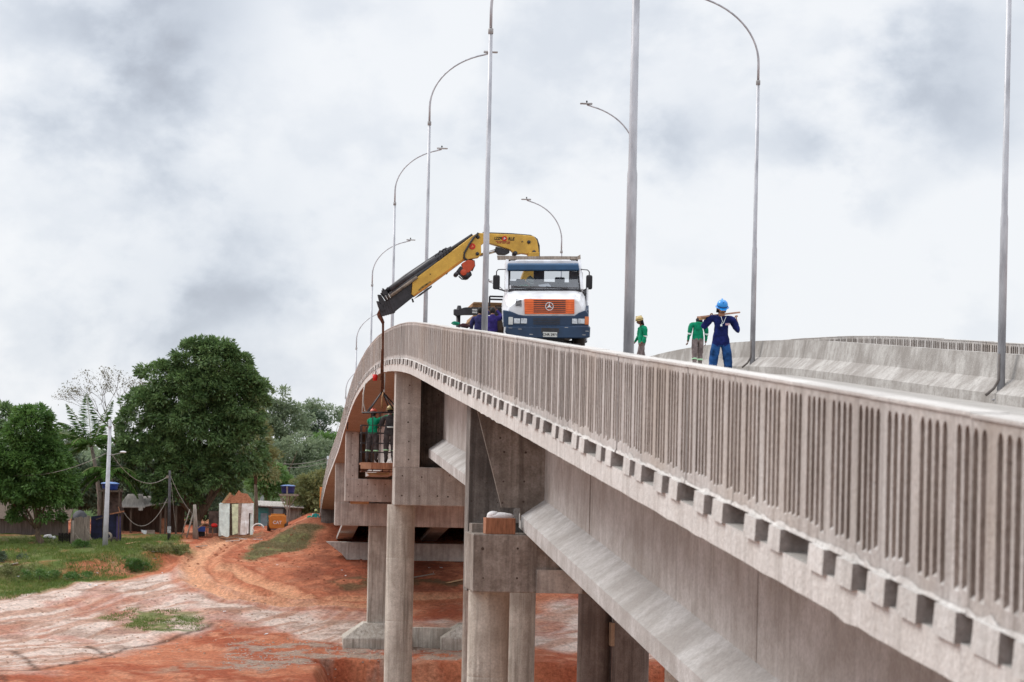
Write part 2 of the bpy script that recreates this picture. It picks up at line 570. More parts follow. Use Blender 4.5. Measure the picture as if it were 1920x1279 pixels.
def vnoise(x, y, seed):
    if seed not in _lat: _lat[seed] = np.random.default_rng(seed).random((256, 256))
    Lt = _lat[seed]
    xi = np.floor(x).astype(int); yi = np.floor(y).astype(int)
    fx = x - xi; fy = y - yi
    fx = fx * fx * (3 - 2 * fx); fy = fy * fy * (3 - 2 * fy)
    a = Lt[xi % 256, yi % 256]; b = Lt[(xi + 1) % 256, yi % 256]; c = Lt[xi % 256, (yi + 1) % 256]; d = Lt[(xi + 1) % 256, (yi + 1) % 256]
    return a * (1 - fx) * (1 - fy) + b * fx * (1 - fy) + c * (1 - fx) * fy + d * fx * fy


def fbm(x, y, s, oct=5, seed=1, g=.5):
    v = 0; a = 1; t = 0
    for k in range(oct):
        v = v + a * vnoise(x * s * 2**k + 13.7 * k, y * s * 2**k + 7.1 * k, seed + k); t += a; a *= g
    return v / t


BASE = pchip([-400, 60, 100, 118, 130, 138, 144, 150, 158, 165, 171, 178, 186, 198, 215, 260, 330, 420, 900, 4000],
             [-14, -12.6, -11.6, -10.9, -10.5, -10.35, -10.12, -9.3, -8.0, -6.7, -5.75, -5.05, -4.75, -4.45, -4.2, -4.0, -3.6, -3.0, -2.0, -2.0])


def sstep(a, b, x):
    t = np.clip((x - a) / (b - a), 0, 1)
    return t * t * (3 - 2 * t)


def ground_h(X, Y, fine=True):
    X = np.asarray(X, float); Y = np.asarray(Y, float)
    Z = Y * cth + X * sth
    h = BASE(Z)
    # the embankment that carries the road to the far abutment
    dx = np.maximum(np.maximum(2.6 - X, X - 17.5), 0); dy = np.maximum(183.5 - Y, 0)
    d = np.sqrt(dx**2 * 1.0 + dy**2)
    emb = np.where(Y < 400, -3.25 - np.where(dy > dx, .36, .47) * d, -20)
    k = np.clip((emb - h) / .8 + .5, 0, 1)
    h = h * (1 - k) + np.maximum(emb, h) * k
    # cut bank left by the digger under the near spans
    wob = (fbm(X, Y, .35, 3, 40) - .5) * 1.6
    cut = sstep(2.2, 3.6, X + wob) * (1 - sstep(137.2 + wob * .6, 138.1 + wob * .6, Z)) * sstep(60, 95, Z)
    h = h - cut * 2.0
    # terrace step in front of the houses on the left
    edge = 163.0 + (fbm(X, Y, .12, 3, 60) - .5) * 6 + np.clip((X + 22) * .32, -2, 9)
    ter = (1 - sstep(-8.5, -6.0, X)) * sstep(145, 152, Z) * (1 - sstep(174, 182, Z))
    stp = sstep(-1.6, 1.2, Z - edge) - sstep(-9, 10, Z - edge)
    h = h + ter * stp * 1.0
    if fine:
        far = 1 - sstep(230, 300, Z)
        h = h + ((fbm(X, Y, .22, 4, 10) - .5) * .55 + (fbm(X, Y, 1.3, 3, 20) - .5) * .16) * far * sstep(60, 90, Z)
    return h


def gz(x, y):
    return float(ground_h(np.array([x]), np.array([y]))[0])


def G(px, py, zmin=95):
    """where the sight line through a photo pixel meets the ground"""
    Zs = np.arange(zmin, 420, .25)
    p0 = P(px, py, 1.0)
    h = ground_h(p0.x * Zs, p0.y * Zs)
    below = p0.z * Zs <= h
    i = int(np.argmax(below)) if below.any() else len(Zs) - 1
    return Vector((p0.x * Zs[i], p0.y * Zs[i], float(h[i])))


def poly_w(px, X, Y, soft, zmin=95, wobble=0.0, seed=80, ws=.3):
    """soft weight of a ground patch outlined by points on the ground"""
    pts = [G(x, y, zmin) for x, y in px]
    q = np.array([(p.x, p.y) for p in pts])
    wx = X + (fbm(X, Y, ws, 4, seed) - .5) * wobble * 2; wy = Y + (fbm(X, Y, ws, 4, seed + 9) - .5) * wobble * 3
    ins = np.zeros(X.shape, bool); dist = np.full(X.shape, 1e9)
    n = len(q)
    for i in range(n):
        a = q[i]; b = q[(i + 1) % n]
        c1 = (a[1] > wy) != (b[1] > wy)
        with np.errstate(divide='ignore', invalid='ignore'):
            xi = (b[0] - a[0]) * (wy - a[1]) / (b[1] - a[1]) + a[0]
        ins ^= c1 & (wx < xi)
        ab = b - a
        t = np.clip(((wx - a[0]) * ab[0] + (wy - a[1]) * ab[1]) / (ab @ ab + 1e-9), 0, 1)
        dist = np.minimum(dist, np.hypot(wx - a[0] - t * ab[0], wy - a[1] - t * ab[1]))
    sd = np.where(ins, dist, -dist)
    return sstep(-soft, soft, sd)


def line_d(px, X, Y, zmin=95):
    q = np.array([(p.x, p.y) for p in (G(x, y, zmin) for x, y in px)])
    dist = np.full(X.shape, 1e9)
    for i in range(len(q) - 1):
        a = q[i]; ab = q[i + 1] - a
        t = np.clip(((X - a[0]) * ab[0] + (Y - a[1]) * ab[1]) / (ab @ ab + 1e-9), 0, 1)
        dist = np.minimum(dist, np.hypot(X - a[0] - t * ab[0], Y - a[1] - t * ab[1]))
    return dist


TRACKS = [[(505, 1003), (452, 1012), (405, 1032), (388, 1060), (412, 1092), (480, 1118), (560, 1128), (690, 1126), (870, 1122)],
          [(470, 1003), (415, 1015), (372, 1038), (352, 1066), (372, 1098), (440, 1122), (540, 1137), (690, 1140)],
          [(560, 1122), (520, 1104), (470, 1090), (430, 1068)]]


def build_ground():
    xs = np.concatenate([np.linspace(-3000, -130, 14), np.linspace(-110, -42, 24), np.arange(-40, -26, .34), np.arange(-26, 16, .2), np.arange(16.1, 32, .34), np.linspace(34, 120, 30), np.linspace(150, 3000, 14)])
    ys = np.concatenate([np.linspace(-600, -40, 8), np.linspace(-20, 98, 30), np.arange(99, 140, .4), np.arange(140, 192, .2), np.arange(192.2, 206, .36), np.linspace(207, 330, 60), np.linspace(345, 4500, 26)])
    X, Y = np.meshgrid(xs, ys)
    Z = Y * cth + X * sth
    H = ground_h(X, Y)
    rut = np.zeros_like(X)
    for tr in TRACKS:
        d = line_d(tr, X + (fbm(X, Y, .5, 3, 70) - .5) * .8, Y)
        rut += np.exp(-(d / .5)**4) * -.17 + np.exp(-((d - .95) / .22)**2) * .16
    H = H + rut
    n1 = fbm(X, Y, .35, 5, 100); n2 = fbm(X, Y, 1.1, 4, 120); ga, gb = G(0, 1215), G(420, 1135); dl = math.hypot(gb.x - ga.x, gb.y - ga.y); ux, uy = (gb.x - ga.x) / dl, (gb.y - ga.y) / dl
    U_ = X * ux + Y * uy; V_ = -X * uy + Y * ux + (fbm(X, Y, .1, 3, 77) - .5) * 5
    n3 = fbm(U_ * .10, V_ * 1.15, 1.0, 5, 140, .6)
    red = np.array([.44, .155, .082]); red2 = np.array([.34, .090, .044]); org = np.array([.51, .235, .14])
    pale = np.array([.60, .485, .425]); pale2 = np.array([.45, .285, .22]); brown = np.array([.25, .15, .105])
    grs = np.array([.095, .135, .032]); grs2 = np.array([.155, .155, .06]); olive = np.array([.14, .115, .055])

    def lerp(a, b, w): return a * (1 - w[..., None]) + b * w[..., None]
    C = lerp(np.broadcast_to(red, X.shape + (3,)), red2, sstep(.4, .62, n1))
    C = lerp(C, org, sstep(.52, .7, n2) * .7)
    # dried pale mud of the flat
    wp = poly_w([(-60, 1128), (130, 1108), (330, 1062), (400, 1100), (560, 1140), (700, 1150), (870, 1170), (1100, 1115), (1250, 1140), (1250, 1228), (870, 1215),
                 (690, 1218), (560, 1190), (430, 1165), (250, 1218), (70, 1258), (-60, 1275)], X, Y, 1.2, wobble=2.2)
    C = lerp(C, lerp(np.broadcast_to(pale, X.shape + (3,)), pale2, sstep(.47, .62, n3)), wp * (1 - .5 * sstep(.52, .68, n1)) * .95)
    C = lerp(C, brown, wp * sstep(.58, .72, fbm(X * .6, Y, .8, 4, 160)) * .55)
    wp2 = poly_w([(600, 1235), (300, 1240), (300, 1270), (640, 1262)], X, Y, .8, wobble=1.6)
    C = lerp(C, brown * 1.3, wp2 * sstep(.44, .6, n2) * .8)
    # gravel strip before the footing
    wg = poly_w([(440, 1205), (640, 1212), (880, 1212), (880, 1234), (640, 1240), (500, 1262), (400, 1250)], X, Y, .5, wobble=1.0)
    C = lerp(C, np.array([.33, .27, .22]), wg * sstep(.42, .6, n2) * .8)
    # tyre tracks
    for tr in TRACKS:
        d = line_d(tr, X + (fbm(X, Y, .5, 3, 70) - .5) * .8, Y)
        C = lerp(C, np.array([.60, .31, .18]), np.exp(-(d / 1.0)**2) * .9)
        C = lerp(C, red2, np.exp(-((d - 1.25) / .35)**2) * .55)
    wr = poly_w([(545, 1075), (600, 1000), (900, 1010), (900, 1120), (700, 1118), (600, 1118)], X, Y, .9, wobble=1.4)
    C = lerp(C, np.array([.22, .062, .032]), wr * sstep(.36, .6, n2) * .8)
    wo = poly_w([(610, 1085), (700, 1078), (880, 1085), (880, 1098), (700, 1105), (640, 1108)], X, Y, .5, wobble=1.2)
    C = lerp(C, olive * .8, wo * sstep(.4, .55, n2) * .7)
    # grass: the bank on the left, the patch on the flat, the side of the embankment
    wgr = poly_w([(-260, 1000), (345, 1002), (352, 1040), (255, 1072), (190, 1092), (90, 1112), (-260, 1145)], X, Y, .8, wobble=1.3)
    bare = poly_w([(125, 1060), (170, 1048), (240, 1056), (235, 1072), (160, 1078)], X, Y, .5, wobble=.9)
    wgr = wgr * (1 - .9 * bare) * (.55 + .45 * sstep(.35, .5, fbm(X, Y, .5, 4, 170)))
    C = lerp(C, lerp(np.broadcast_to(grs, X.shape + (3,)), grs2, sstep(.4, .62, n2)), wgr)
    C = lerp(C, np.array([.065, .15, .028]), wgr * poly_w([(-100, 1092), (120, 1092), (240, 1082), (190, 1096), (90, 1112), (-100, 1135)], X, Y, .6, wobble=.9) * .8)
    wgp = poly_w([(190, 1162), (240, 1140), (330, 1142), (392, 1160), (380, 1178), (320, 1188), (240, 1180)], X, Y, .9, wobble=1.8)
    C = lerp(C, grs * 1.1, wgp * sstep(.40, .56, n2) * .85)
    wge = poly_w([(452, 1046), (475, 1022), (530, 996), (590, 984), (606, 990), (585, 1018), (560, 1032), (470, 1052)], X, Y, .4, wobble=.5)
    C = lerp(C, olive, wge * .9)
    C = lerp(C, grs2, wge * sstep(.42, .6, n2) * .8)
    wf = sstep(205, 222, Z) * (.6 + .4 * n1)
    C = lerp(C, np.array([.05, .085, .02]), np.clip(wf * 1.3, 0, 1) * (Z > 204))
    C = lerp(C, np.array([.40, .24, .17]), (1 - sstep(80, 105, Z)) * (.5 + .5 * n1))
    # cracks between slabs of dry mud
    for ln in ([(-60, 1268), (70, 1258), (150, 1240), (240, 1215), (330, 1195), (400, 1170)], [(30, 1222), (52, 1240), (70, 1258)], [(165, 1213), (190, 1226), (205, 1230)],
               [(0, 1268), (12, 1279)]):
        d = line_d(ln, X + (fbm(X, Y, .8, 3, 75) - .5) * .5, Y)
        C = lerp(C, np.array([.07, .035, .022]), np.exp(-(d / .2)**2) * .8)
    C = C * (.86 + .28 * fbm(X, Y, 2.3, 3, 190))[..., None]
    ny, nx = X.shape
    me = bpy.data.meshes.new('ground')
    co = np.stack([X, Y, H], -1).reshape(-1, 3)
    idx = np.arange(ny * nx).reshape(ny, nx)
    q = np.stack([idx[:-1, :-1], idx[:-1, 1:], idx[1:, 1:], idx[1:, :-1]], -1).reshape(-1, 4)
    me.vertices.add(len(co)); me.vertices.foreach_set('co', co.ravel())
    me.loops.add(q.size); me.loops.foreach_set('vertex_index', q.ravel())
    me.polygons.add(len(q)); me.polygons.foreach_set('loop_start', np.arange(len(q)) * 4)
    me.polygons.foreach_set('use_smooth', np.ones(len(q), bool))
    me.update(calc_edges=True)
    a = me.color_attributes.new('soil', 'FLOAT_COLOR', 'POINT')
    a.data.foreach_set('color', np.concatenate([np.clip(C, 0, 1), np.ones(X.shape + (1,))], -1).reshape(-1))
    m = bpy.data.materials.new('soil'); m.use_nodes = True
    t = m.node_tree; b = t.nodes['Principled BSDF']; LK = t.links.new
    b.inputs['Roughness'].default_value = .95; b.inputs['Specular IOR Level'].default_value = .15
    at = N(t, 'ShaderNodeAttribute', attribute_name='soil')
    g = N(t, 'ShaderNodeNewGeometry')
    n = N(t, 'ShaderNodeTexNoise', i_Scale=4.2, i_Detail=9.0, i_Roughness=.74)
    LK(g.outputs['Position'], n.inputs['Vector'])
    r = N(t, 'ShaderNodeMapRange'); r.inputs['From Min'].default_value = .3; r.inputs['From Max'].default_value = .7
    r.inputs['To Min'].default_value = .5; r.inputs['To Max'].default_value = 1.55
    LK(n.outputs['Fac'], r.inputs['Value'])
    v = N(t, 'ShaderNodeVectorMath', operation='SCALE'); LK(at.outputs['Color'], v.inputs[0]); LK(r.outputs[0], v.inputs['Scale'])
    LK(v.outputs[0], b.inputs['Base Color'])
    bn = N(t, 'ShaderNodeBump', i_Strength=1.0, i_Distance=.22); LK(n.outputs['Fac'], bn.inputs['Height']); LK(bn.outputs['Normal'], b.inputs['Normal'])
    me.materials.append(m)
    o = bpy.data.objects.new('ground', me); COL.objects.link(o)
    props(o, 'red clay ground with pale dried mud and tyre tracks', None, kind='structure')


build_ground()

# ------------------------------------------------------------------ the bridge
BR = thing('road_bridge', 'long grey concrete road bridge with grooved parapets rising to a crest', 'bridge', (9.8, 100, -10))
Y0B, Y1B = 3.0, 191.0
YS = list(np.arange(Y0B, Y1B, .35))
rj = random.Random(5)
jt = [rj.uniform(-.003, .003) + (rj.uniform(-.02, -.008) if rj.random() < .06 else 0) for _ in YS]
mb = MB()
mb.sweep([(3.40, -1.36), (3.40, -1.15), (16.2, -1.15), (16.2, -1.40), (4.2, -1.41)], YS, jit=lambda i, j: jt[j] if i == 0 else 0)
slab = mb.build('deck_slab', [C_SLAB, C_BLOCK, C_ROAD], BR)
mbs = slab.data
for p in mbs.polygons:
    if p.normal.x < -.8: p.material_index = 1
    elif p.normal.z > .5: p.material_index = 2
mb = MB(); mb.sweep([(3.66, -1.15), (3.66, -.99), (3.84, -.99), (3.84, -1.15)], YS[::6])
mb.build('edge_upstand', C_GROOVE, BR)
mb = MB(); mb.sweep([(5.05, -1.146), (5.05, -1.11), (9.3, -1.03), (13.62, -1.16), (13.62, -1.146 - .05)], YS[::4])
mb.build('road_surface', C_ROAD, BR)

GRV = [.073, .219, .481, .627, .773, .919, 1.181, 1.327, 1.473, 1.619, 1.881, 2.027]


def panel(mb, Ya, xf, sg, dx=0, dz0=0, rs=None, top=0.0):
    """one precast railing panel 2.1 m long; sg -1 when the grooves look to -X"""
    Lp = 2.092; w = .046; dep = .055
    x = xf + dx
    def V(u, dz, d=0): return (x - sg * d, Ya + u, T(Ya + u) + dz + dz0 + top)
    edges = [0]
    for g_ in GRV: edges += [g_ - w, g_ + w]
    edges.append(Lp)
    for i in range(0, len(edges), 2):
        a, b = edges[i], edges[i + 1]
        mb.add([V(a, -1), V(b, -1), V(b, 0), V(a, 0)], [(0, 1, 2, 3)])
    for g_ in GRV:
        a, b = g_ - w, g_ + w
        low = -.895 + (rs.uniform(-.03, .02) if rs else 0)
        spr = -.125
        arcp = [(g_ + w * math.cos(t), spr + w * 1.25 * math.sin(t)) for t in [k * math.pi / 6 for k in range(7)]]
        mb.add([V(a, -1), V(b, -1), V(b, low), V(a, low)], [(0, 1, 2, 3)])
        ol = [(b, low)] + arcp + [(a, low)]
        tp = [V(b, 0), V(a, 0), V(a, low)] + [V(*p) for p in arcp[::-1]] + [V(b, low)]
        half = len(arcp) // 2
        mb.add([V(b, 0)] + [V(*p) for p in arcp[:half + 1]] + [V(g_, 0)], [tuple(range(half + 3))])
        mb.add([V(g_, 0)] + [V(*p) for p in arcp[half:]] + [V(a, 0)], [tuple(range(len(arcp) - half + 2))])
        n = len(ol)
        fr = [V(*p) for p in ol]; bk = [V(p[0], p[1], dep) for p in ol]
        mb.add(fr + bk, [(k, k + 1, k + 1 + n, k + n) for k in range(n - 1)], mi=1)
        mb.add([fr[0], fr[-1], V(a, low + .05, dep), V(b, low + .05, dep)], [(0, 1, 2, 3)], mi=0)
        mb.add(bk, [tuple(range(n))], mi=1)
    t = .19
    mb.add([V(0, 0, -.012), V(Lp, 0, -.012), V(Lp, 0, t), V(0, 0, t), V(0, -.02, -.012), V(Lp, -.02, -.012), V(Lp, -.02, t), V(0, -.02, t)],
           [(0, 1, 2, 3), (0, 4, 5, 1), (2, 6, 7, 3), (0, 3, 7, 4), (1, 5, 6, 2), (4, 5, 6, 7)], mi=2)
    mb.add([V(0, -1, t - .004), V(Lp, -1, t - .004), V(Lp, -.018, t - .004), V(0, -.018, t - .004)], [(0, 1, 2, 3)])
    mb.add([V(.003, -1), V(.003, -1, t - .004), V(.003, -.018, t - .004), V(.003, -.018)], [(0, 1, 2, 3)])
    mb.add([V(Lp - .003, -1), V(Lp - .003, -1, t - .004), V(Lp - .003, -.018, t - .004), V(Lp - .003, -.018)], [(0, 1, 2, 3)])
    mb.add([V(0, -1), V(Lp, -1), V(Lp, -1, t), V(0, -1, t)], [(0, 1, 2, 3)])
    # uneven mortar bed along the foot
    us = [Lp * k / 16 for k in range(17)]
    hs = [.012 + (abs(rs.gauss(0, .018)) if rs else .01) for _ in us]
    bt = [V(u, -1.0, -.016) for u in us]; tp = [V(u, -1.0 + h, -.006) for u, h in zip(us, hs)]
    mb.add(bt + tp, [(k, k + 1, k + 18, k + 17) for k in range(16)], mi=3)


PM = [C_PANEL, C_GROOVE, C_CAP, C_BLOCK]
rp = random.Random(11)
Yp = 3.3
rest = MB(); cnt = 0
while Yp < 188:
    one = MB() if cnt < 62 else rest
    panel(one, Yp, 3.425, -1, rp.uniform(-.006, .006), rp.uniform(-.005, .003), rp)
    if cnt < 62: one.build('parapet_panel', PM, BR)
    Yp += 2.1; cnt += 1
rest.build('parapet_panel', PM, BR, kind='stuff')
Yp = 3.3; cnt = 0; rest = MB()
while Yp < 140:
    vis = 45 < Yp < 122
    one = MB() if vis else rest
    panel(one, Yp, 16.0, -1, rp.uniform(-.006, .006), rp.uniform(-.01, .006), None, top=-.03)
    if vis: one.build('parapet_panel', PM, BR)
    Yp += 2.1
rest.build('parapet_panel', PM, BR, kind='stuff')

# stub blocks that carry the panels
cnt = 0; rest = MB(); Yp = 3.3
while Yp < 187:
    for u in ((.12, .90) if Yp > 13.5 else (.05, .78, 1.46)):
        yy = Yp + u; one = MB() if cnt < 98 else rest
        ln = .44 + rp.uniform(-.04, .04); ox = rp.uniform(-.02, .015)
        x0, x1 = 3.374 + ox * .6, 3.70
        zb = -1.155; zt = -.998 + rp.uniform(-.001, .002)
        vs = [(x0, yy, T(yy) + zb), (x0, yy + ln, T(yy + ln) + zb), (x1, yy + ln, T(yy + ln) + zb), (x1, yy, T(yy) + zb),
              (x0 + .01, yy + .01, T(yy) + zt), (x0 + .01, yy + ln - .01, T(yy + ln) + zt), (x1, yy + ln, T(yy + ln) + zt), (x1, yy, T(yy) + zt)]
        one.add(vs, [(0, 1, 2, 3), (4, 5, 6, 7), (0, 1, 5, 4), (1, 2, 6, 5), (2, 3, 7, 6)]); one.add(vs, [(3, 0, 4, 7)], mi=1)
        if cnt < 98: one.build('support_block', [C_BLOCK, C_END_SHADE], BR)
        cnt += 1
    Yp += 2.1
rest.build('support_block', [C_BLOCK, C_END_SHADE], BR, kind='stuff')

# inner safety barriers
mb = MB(); mb.sweep([(4.48, -1.15), (4.48, -.17), (4.68, -.17), (4.78, -.66), (5.06, -.94), (5.06, -1.15)], YS[::6])
mb.build('safety_barrier', C_BARR, BR)
for (ya, yb) in ((3, 63.6), (63.63, 190.5)):
    mb = MB(); mb.sweep([(14.24, -1.3), (14.24, -.2), (14.02, -.2), (13.94, -.68), (13.62, -.96), (13.60, -1.24)], list(np.arange(ya, yb, 2.1)) + [yb])
    mb.build('safety_barrier', C_BARR, BR)

# girders
DEP = pchip([0, 45, 57, 72, 74, 100, 124, 144, 171, 190], [2.3, 2.3, 2.4, 2.58, 2.38, 2.3, 2.32, 2.26, 2.5, 2.5])
for (ya, yb) in ((3.2, 44.9), (45.9, 72.4), (73.5, 124.0), (125.2, 144.2), (145.4, 182.8)):
    ysg = list(np.linspace(ya, yb, 14))
    la, lb2 = T(ya) - float(DEP(ya)) + 2.3, T(yb) - float(DEP(yb)) + 2.3

    def low(Y, ya=ya, yb=yb, la=la, lb2=lb2): return la + (lb2 - la) * (Y - ya) / (yb - ya)     # the beams themselves are straight
    for xc in (5.07, 8.2, 11.3, 14.4):
        mb = MB()
        prof = [(xc - .12, -1.38), (xc - .12, -3.12), (xc - .55, -3.42), (xc - .55, -3.67), (xc + .55, -3.67), (xc + .55, -3.42), (xc + .12, -3.12), (xc + .12, -1.38)]
        mb.sweep(prof, ysg, jit=lambda i, j: low(ysg[j]) - T(ysg[j]) if 0 < i < 7 else 0)
        if xc < 6:
            for f in (.22, .62, .84):
                yy = ya + (yb - ya) * f
                if ya < 5: yy = (38.0, 24.5, 13.5)[(.22, .62, .84).index(f)]
                d_ = T(yy) - low(yy)
                w_ = .045 if f == .22 else .012
                mb.add([(xc - .124, yy - w_, T(yy) - 1.42), (xc - .124, yy + w_, T(yy) - 1.42), (xc - .124, yy + w_, T(yy) - 3.12 - d_), (xc - .124, yy - w_, T(yy) - 3.12 - d_)], [(0, 1, 2, 3)], mi=1)
            rgp = random.Random(int(ya))
            for _ in range(46):
                yy = rgp.uniform(ya + .3, yb - .3); zz = T(yy) - rgp.uniform(1.6, 3.0); rr = rgp.uniform(.008, .02)
                mb.add([(xc - .1225, yy + rr * math.cos(t), zz + rr * math.sin(t)) for t in [k * math.pi / 3 for k in range(6)]], [tuple(range(6))], mi=1)
        go = mb.build('girder', [C_WEB, C_GROOVE, C_FLANGE], BR)
        for p in go.data.polygons:
            if p.material_index == 0 and abs(p.center.x + 9.8 - xc) > .25: p.material_index = 2


def ybox(mb, xl, yt, xr, yb, Y, d, mi=0, zt=None, xr_m=None, zb=None):
    a = PY(xl, yt, Y); b = PY(xr, yb, Y)
    mb.box(a.x, Y, zt if zt is not None else a.z, xr_m if xr_m is not None else b.x, Y + d, zb if zb is not None else b.z, mi)


HOLE = mat('tie_hole', (.085, .065, .055), .95, .1)


def holes(mb, px, Y, r):
    rh = random.Random(int(px[0][0]))
    for x, y in px:
        c = PY(x + rh.uniform(-1, 1), y + rh.uniform(-1, 1), Y); q_ = rh.uniform(.8, 1.2)
        mb.add([(c.x + r * q_ * .72 * math.cos(t), Y - .003, c.z + r * q_ * .72 * math.sin(t)) for t in [k * math.pi / 4 for k in range(8)]], [tuple(range(8))], mi=1)


def soff(Y): return T(Y) - 1.40


def column(par, xc, Y, r, ztop, zbot, m=C_COL, n=28):
    mb = MB()
    prof = [(r, ztop)]
    z = ztop - 1.6
    while z > zbot + .5:
        prof += [(r, z + .05), (r, z + .013), (r - .007, z), (r, z - .013), (r, z - .05)]; z -= 1.9
    prof.append((r, zbot))
    mb.lathe(prof[::-1], (xc, Y, 0), n)
    return mb.build('column', m, par)


# pier nearest the camera
p1b = PY(888, 1001, 43.9); p1t = PY(888, 1110, 43.9)
mb = MB(); mb.box(p1b.x, 43.9, p1t.z, 16.0, 45.9, p1b.z)
holes(mb, ((970, 1028), (905.5, 1083), (968.5, 1085)), 43.9, .026); holes(mb, ((904.6, 1028),), 43.9, .045)
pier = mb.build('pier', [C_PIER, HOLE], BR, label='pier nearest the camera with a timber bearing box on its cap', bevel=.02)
mb = MB(); ybox(mb, 1007, 1068, 1092, 1113, 43.82, .08); mb.build('cap_step', C_PIERL, pier)
mb = MB(); mb.box(PY(878.5, 960, 45.95).x, 45.95, PY(878, 1108, 45.95).z, 15.9, 46.9, soff(45.95) + .06)
holes(mb, ((884, 886), (884, 940), (932, 942), (913, 905)), 45.95, .022)
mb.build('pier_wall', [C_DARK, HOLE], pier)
mb = MB(); mb.box(PY(878.5, 960, 45.95).x + .02, 45.3, p1b.z, PY(908, 990, 45.5).x, 45.96, PY(880, 981, 45.5).z); mb.build('bearing_plinth', C_PIER, pier)
pts = pyl([(891, 760), (1040, 760), (1018, 985), (975, 975), (976, 953), (940, 951)], 44.6)
zt = soff(44.6) + .05
pts = [(pts[0][0], zt), (PY(1030, 800, 44.6).x, zt), (pts[2][0] + .1, pts[2][1]), pts[3], pts[4], pts[5]]
mb = MB(); mb.prism(pts, 44.55, 44.67)
holes(mb, ((945.6, 847), (985, 849), (944, 902.6), (983, 903), (943, 942.7), (981, 941.5), (938, 822), (1003, 955)), 44.55, .028)
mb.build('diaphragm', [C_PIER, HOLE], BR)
xc1 = PY(919, 1112, 44.6).x
for k in range(4): column(pier, xc1 + 3.72 * k, 44.8, .385, p1t.z, -13.6)

# second pier
Y2 = 72.0
b2t, b2b = PY(741, 875, Y2), PY(741, 947, Y2)
mb = MB(); mb.box(b2t.x, Y2, b2b.z, 16.0, Y2 + 1.6, b2t.z)
holes(mb, ((753, 930), (786, 931), (820, 931), (840, 931), (842, 893), (755, 893), (790, 894)), Y2, .032)
pier = mb.build('pier', [C_PIERL, HOLE], BR, label='second pier, its upright nib beside the work basket', bevel=.02)
mb = MB(); mb.box(PY(741, 800, Y2).x, Y2, b2t.z, PY(788, 800, Y2).x, Y2 + 1.0, soff(Y2) + .06); holes(mb, ((767.6, 722), (767, 756), (766, 792), (766, 827), (766, 862)), Y2, .035); mb.build('pier_wall', [C_PIERL, HOLE], pier)
mb = MB(); mb.box(PY(788, 800, Y2).x, Y2 + .9, b2t.z, 15.9, Y2 + 1.4, soff(Y2) + .06); holes(mb, ((802, 722), (801, 758), (801, 794), (800, 833), (822, 740), (822, 812)), Y2 + .9, .032); mb.build('diaphragm', [C_DARK, HOLE], pier)
for px, w in ((752.5, .42), (983, .41), (1117, .53), (1179, .56)):
    xx = PY(px, 947 if px < 1000 else 1115, Y2 + .9).x
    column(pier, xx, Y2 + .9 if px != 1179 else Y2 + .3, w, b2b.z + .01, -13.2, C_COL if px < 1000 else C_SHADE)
mb = MB(); ybox(mb, 1146, 1168, 1178, 1212, Y2 + .1, .5); mb.build('cap_bracket', C_SLAB, pier)

# third pier
Y3 = 124.0
b3t, b3b = PY(648, 897, Y3), PY(648, 940, Y3)
mb = MB(); mb.box(b3t.x, Y3, b3b.z, 16.2, Y3 + 1.6, b3t.z)
holes(mb, [(x, y) for x in (652.6, 671, 690, 704, 723) for y in (909, 931)], Y3, .04)
pier = mb.build('pier', [C_PIERL, HOLE], BR, label='third pier, seen behind the work basket', bevel=.03)
mb = MB(); mb.box(PY(648.5, 850, Y3).x, Y3 + .02, b3t.z, PY(672.5, 850, Y3).x, Y3 + 1.2, soff(Y3) + .06); holes(mb, ((661, 812), (661, 831), (661, 852), (661, 872), (661, 892)), Y3 + .02, .04); mb.build('pier_wall', [C_PIERL, HOLE], pier)
mb = MB(); mb.box(PY(672.5, 850, Y3).x, Y3 + 1.0, b3t.z, 15.9, Y3 + 1.5, soff(Y3) + .06); mb.build('diaphragm', C_SLAB, pier)
mb = MB(); mb.box(PY(658, 942, Y3).x, Y3 + .2, b3b.z - .13, PY(692, 942, Y3).x, Y3 + 1.2, b3b.z); mb.build('formwork_board', WOODL, pier)
for px in (752, 890): column(pier, PY(px, 945, Y3 + .8).x, Y3 + .8, .5, b3b.z, -12.5)

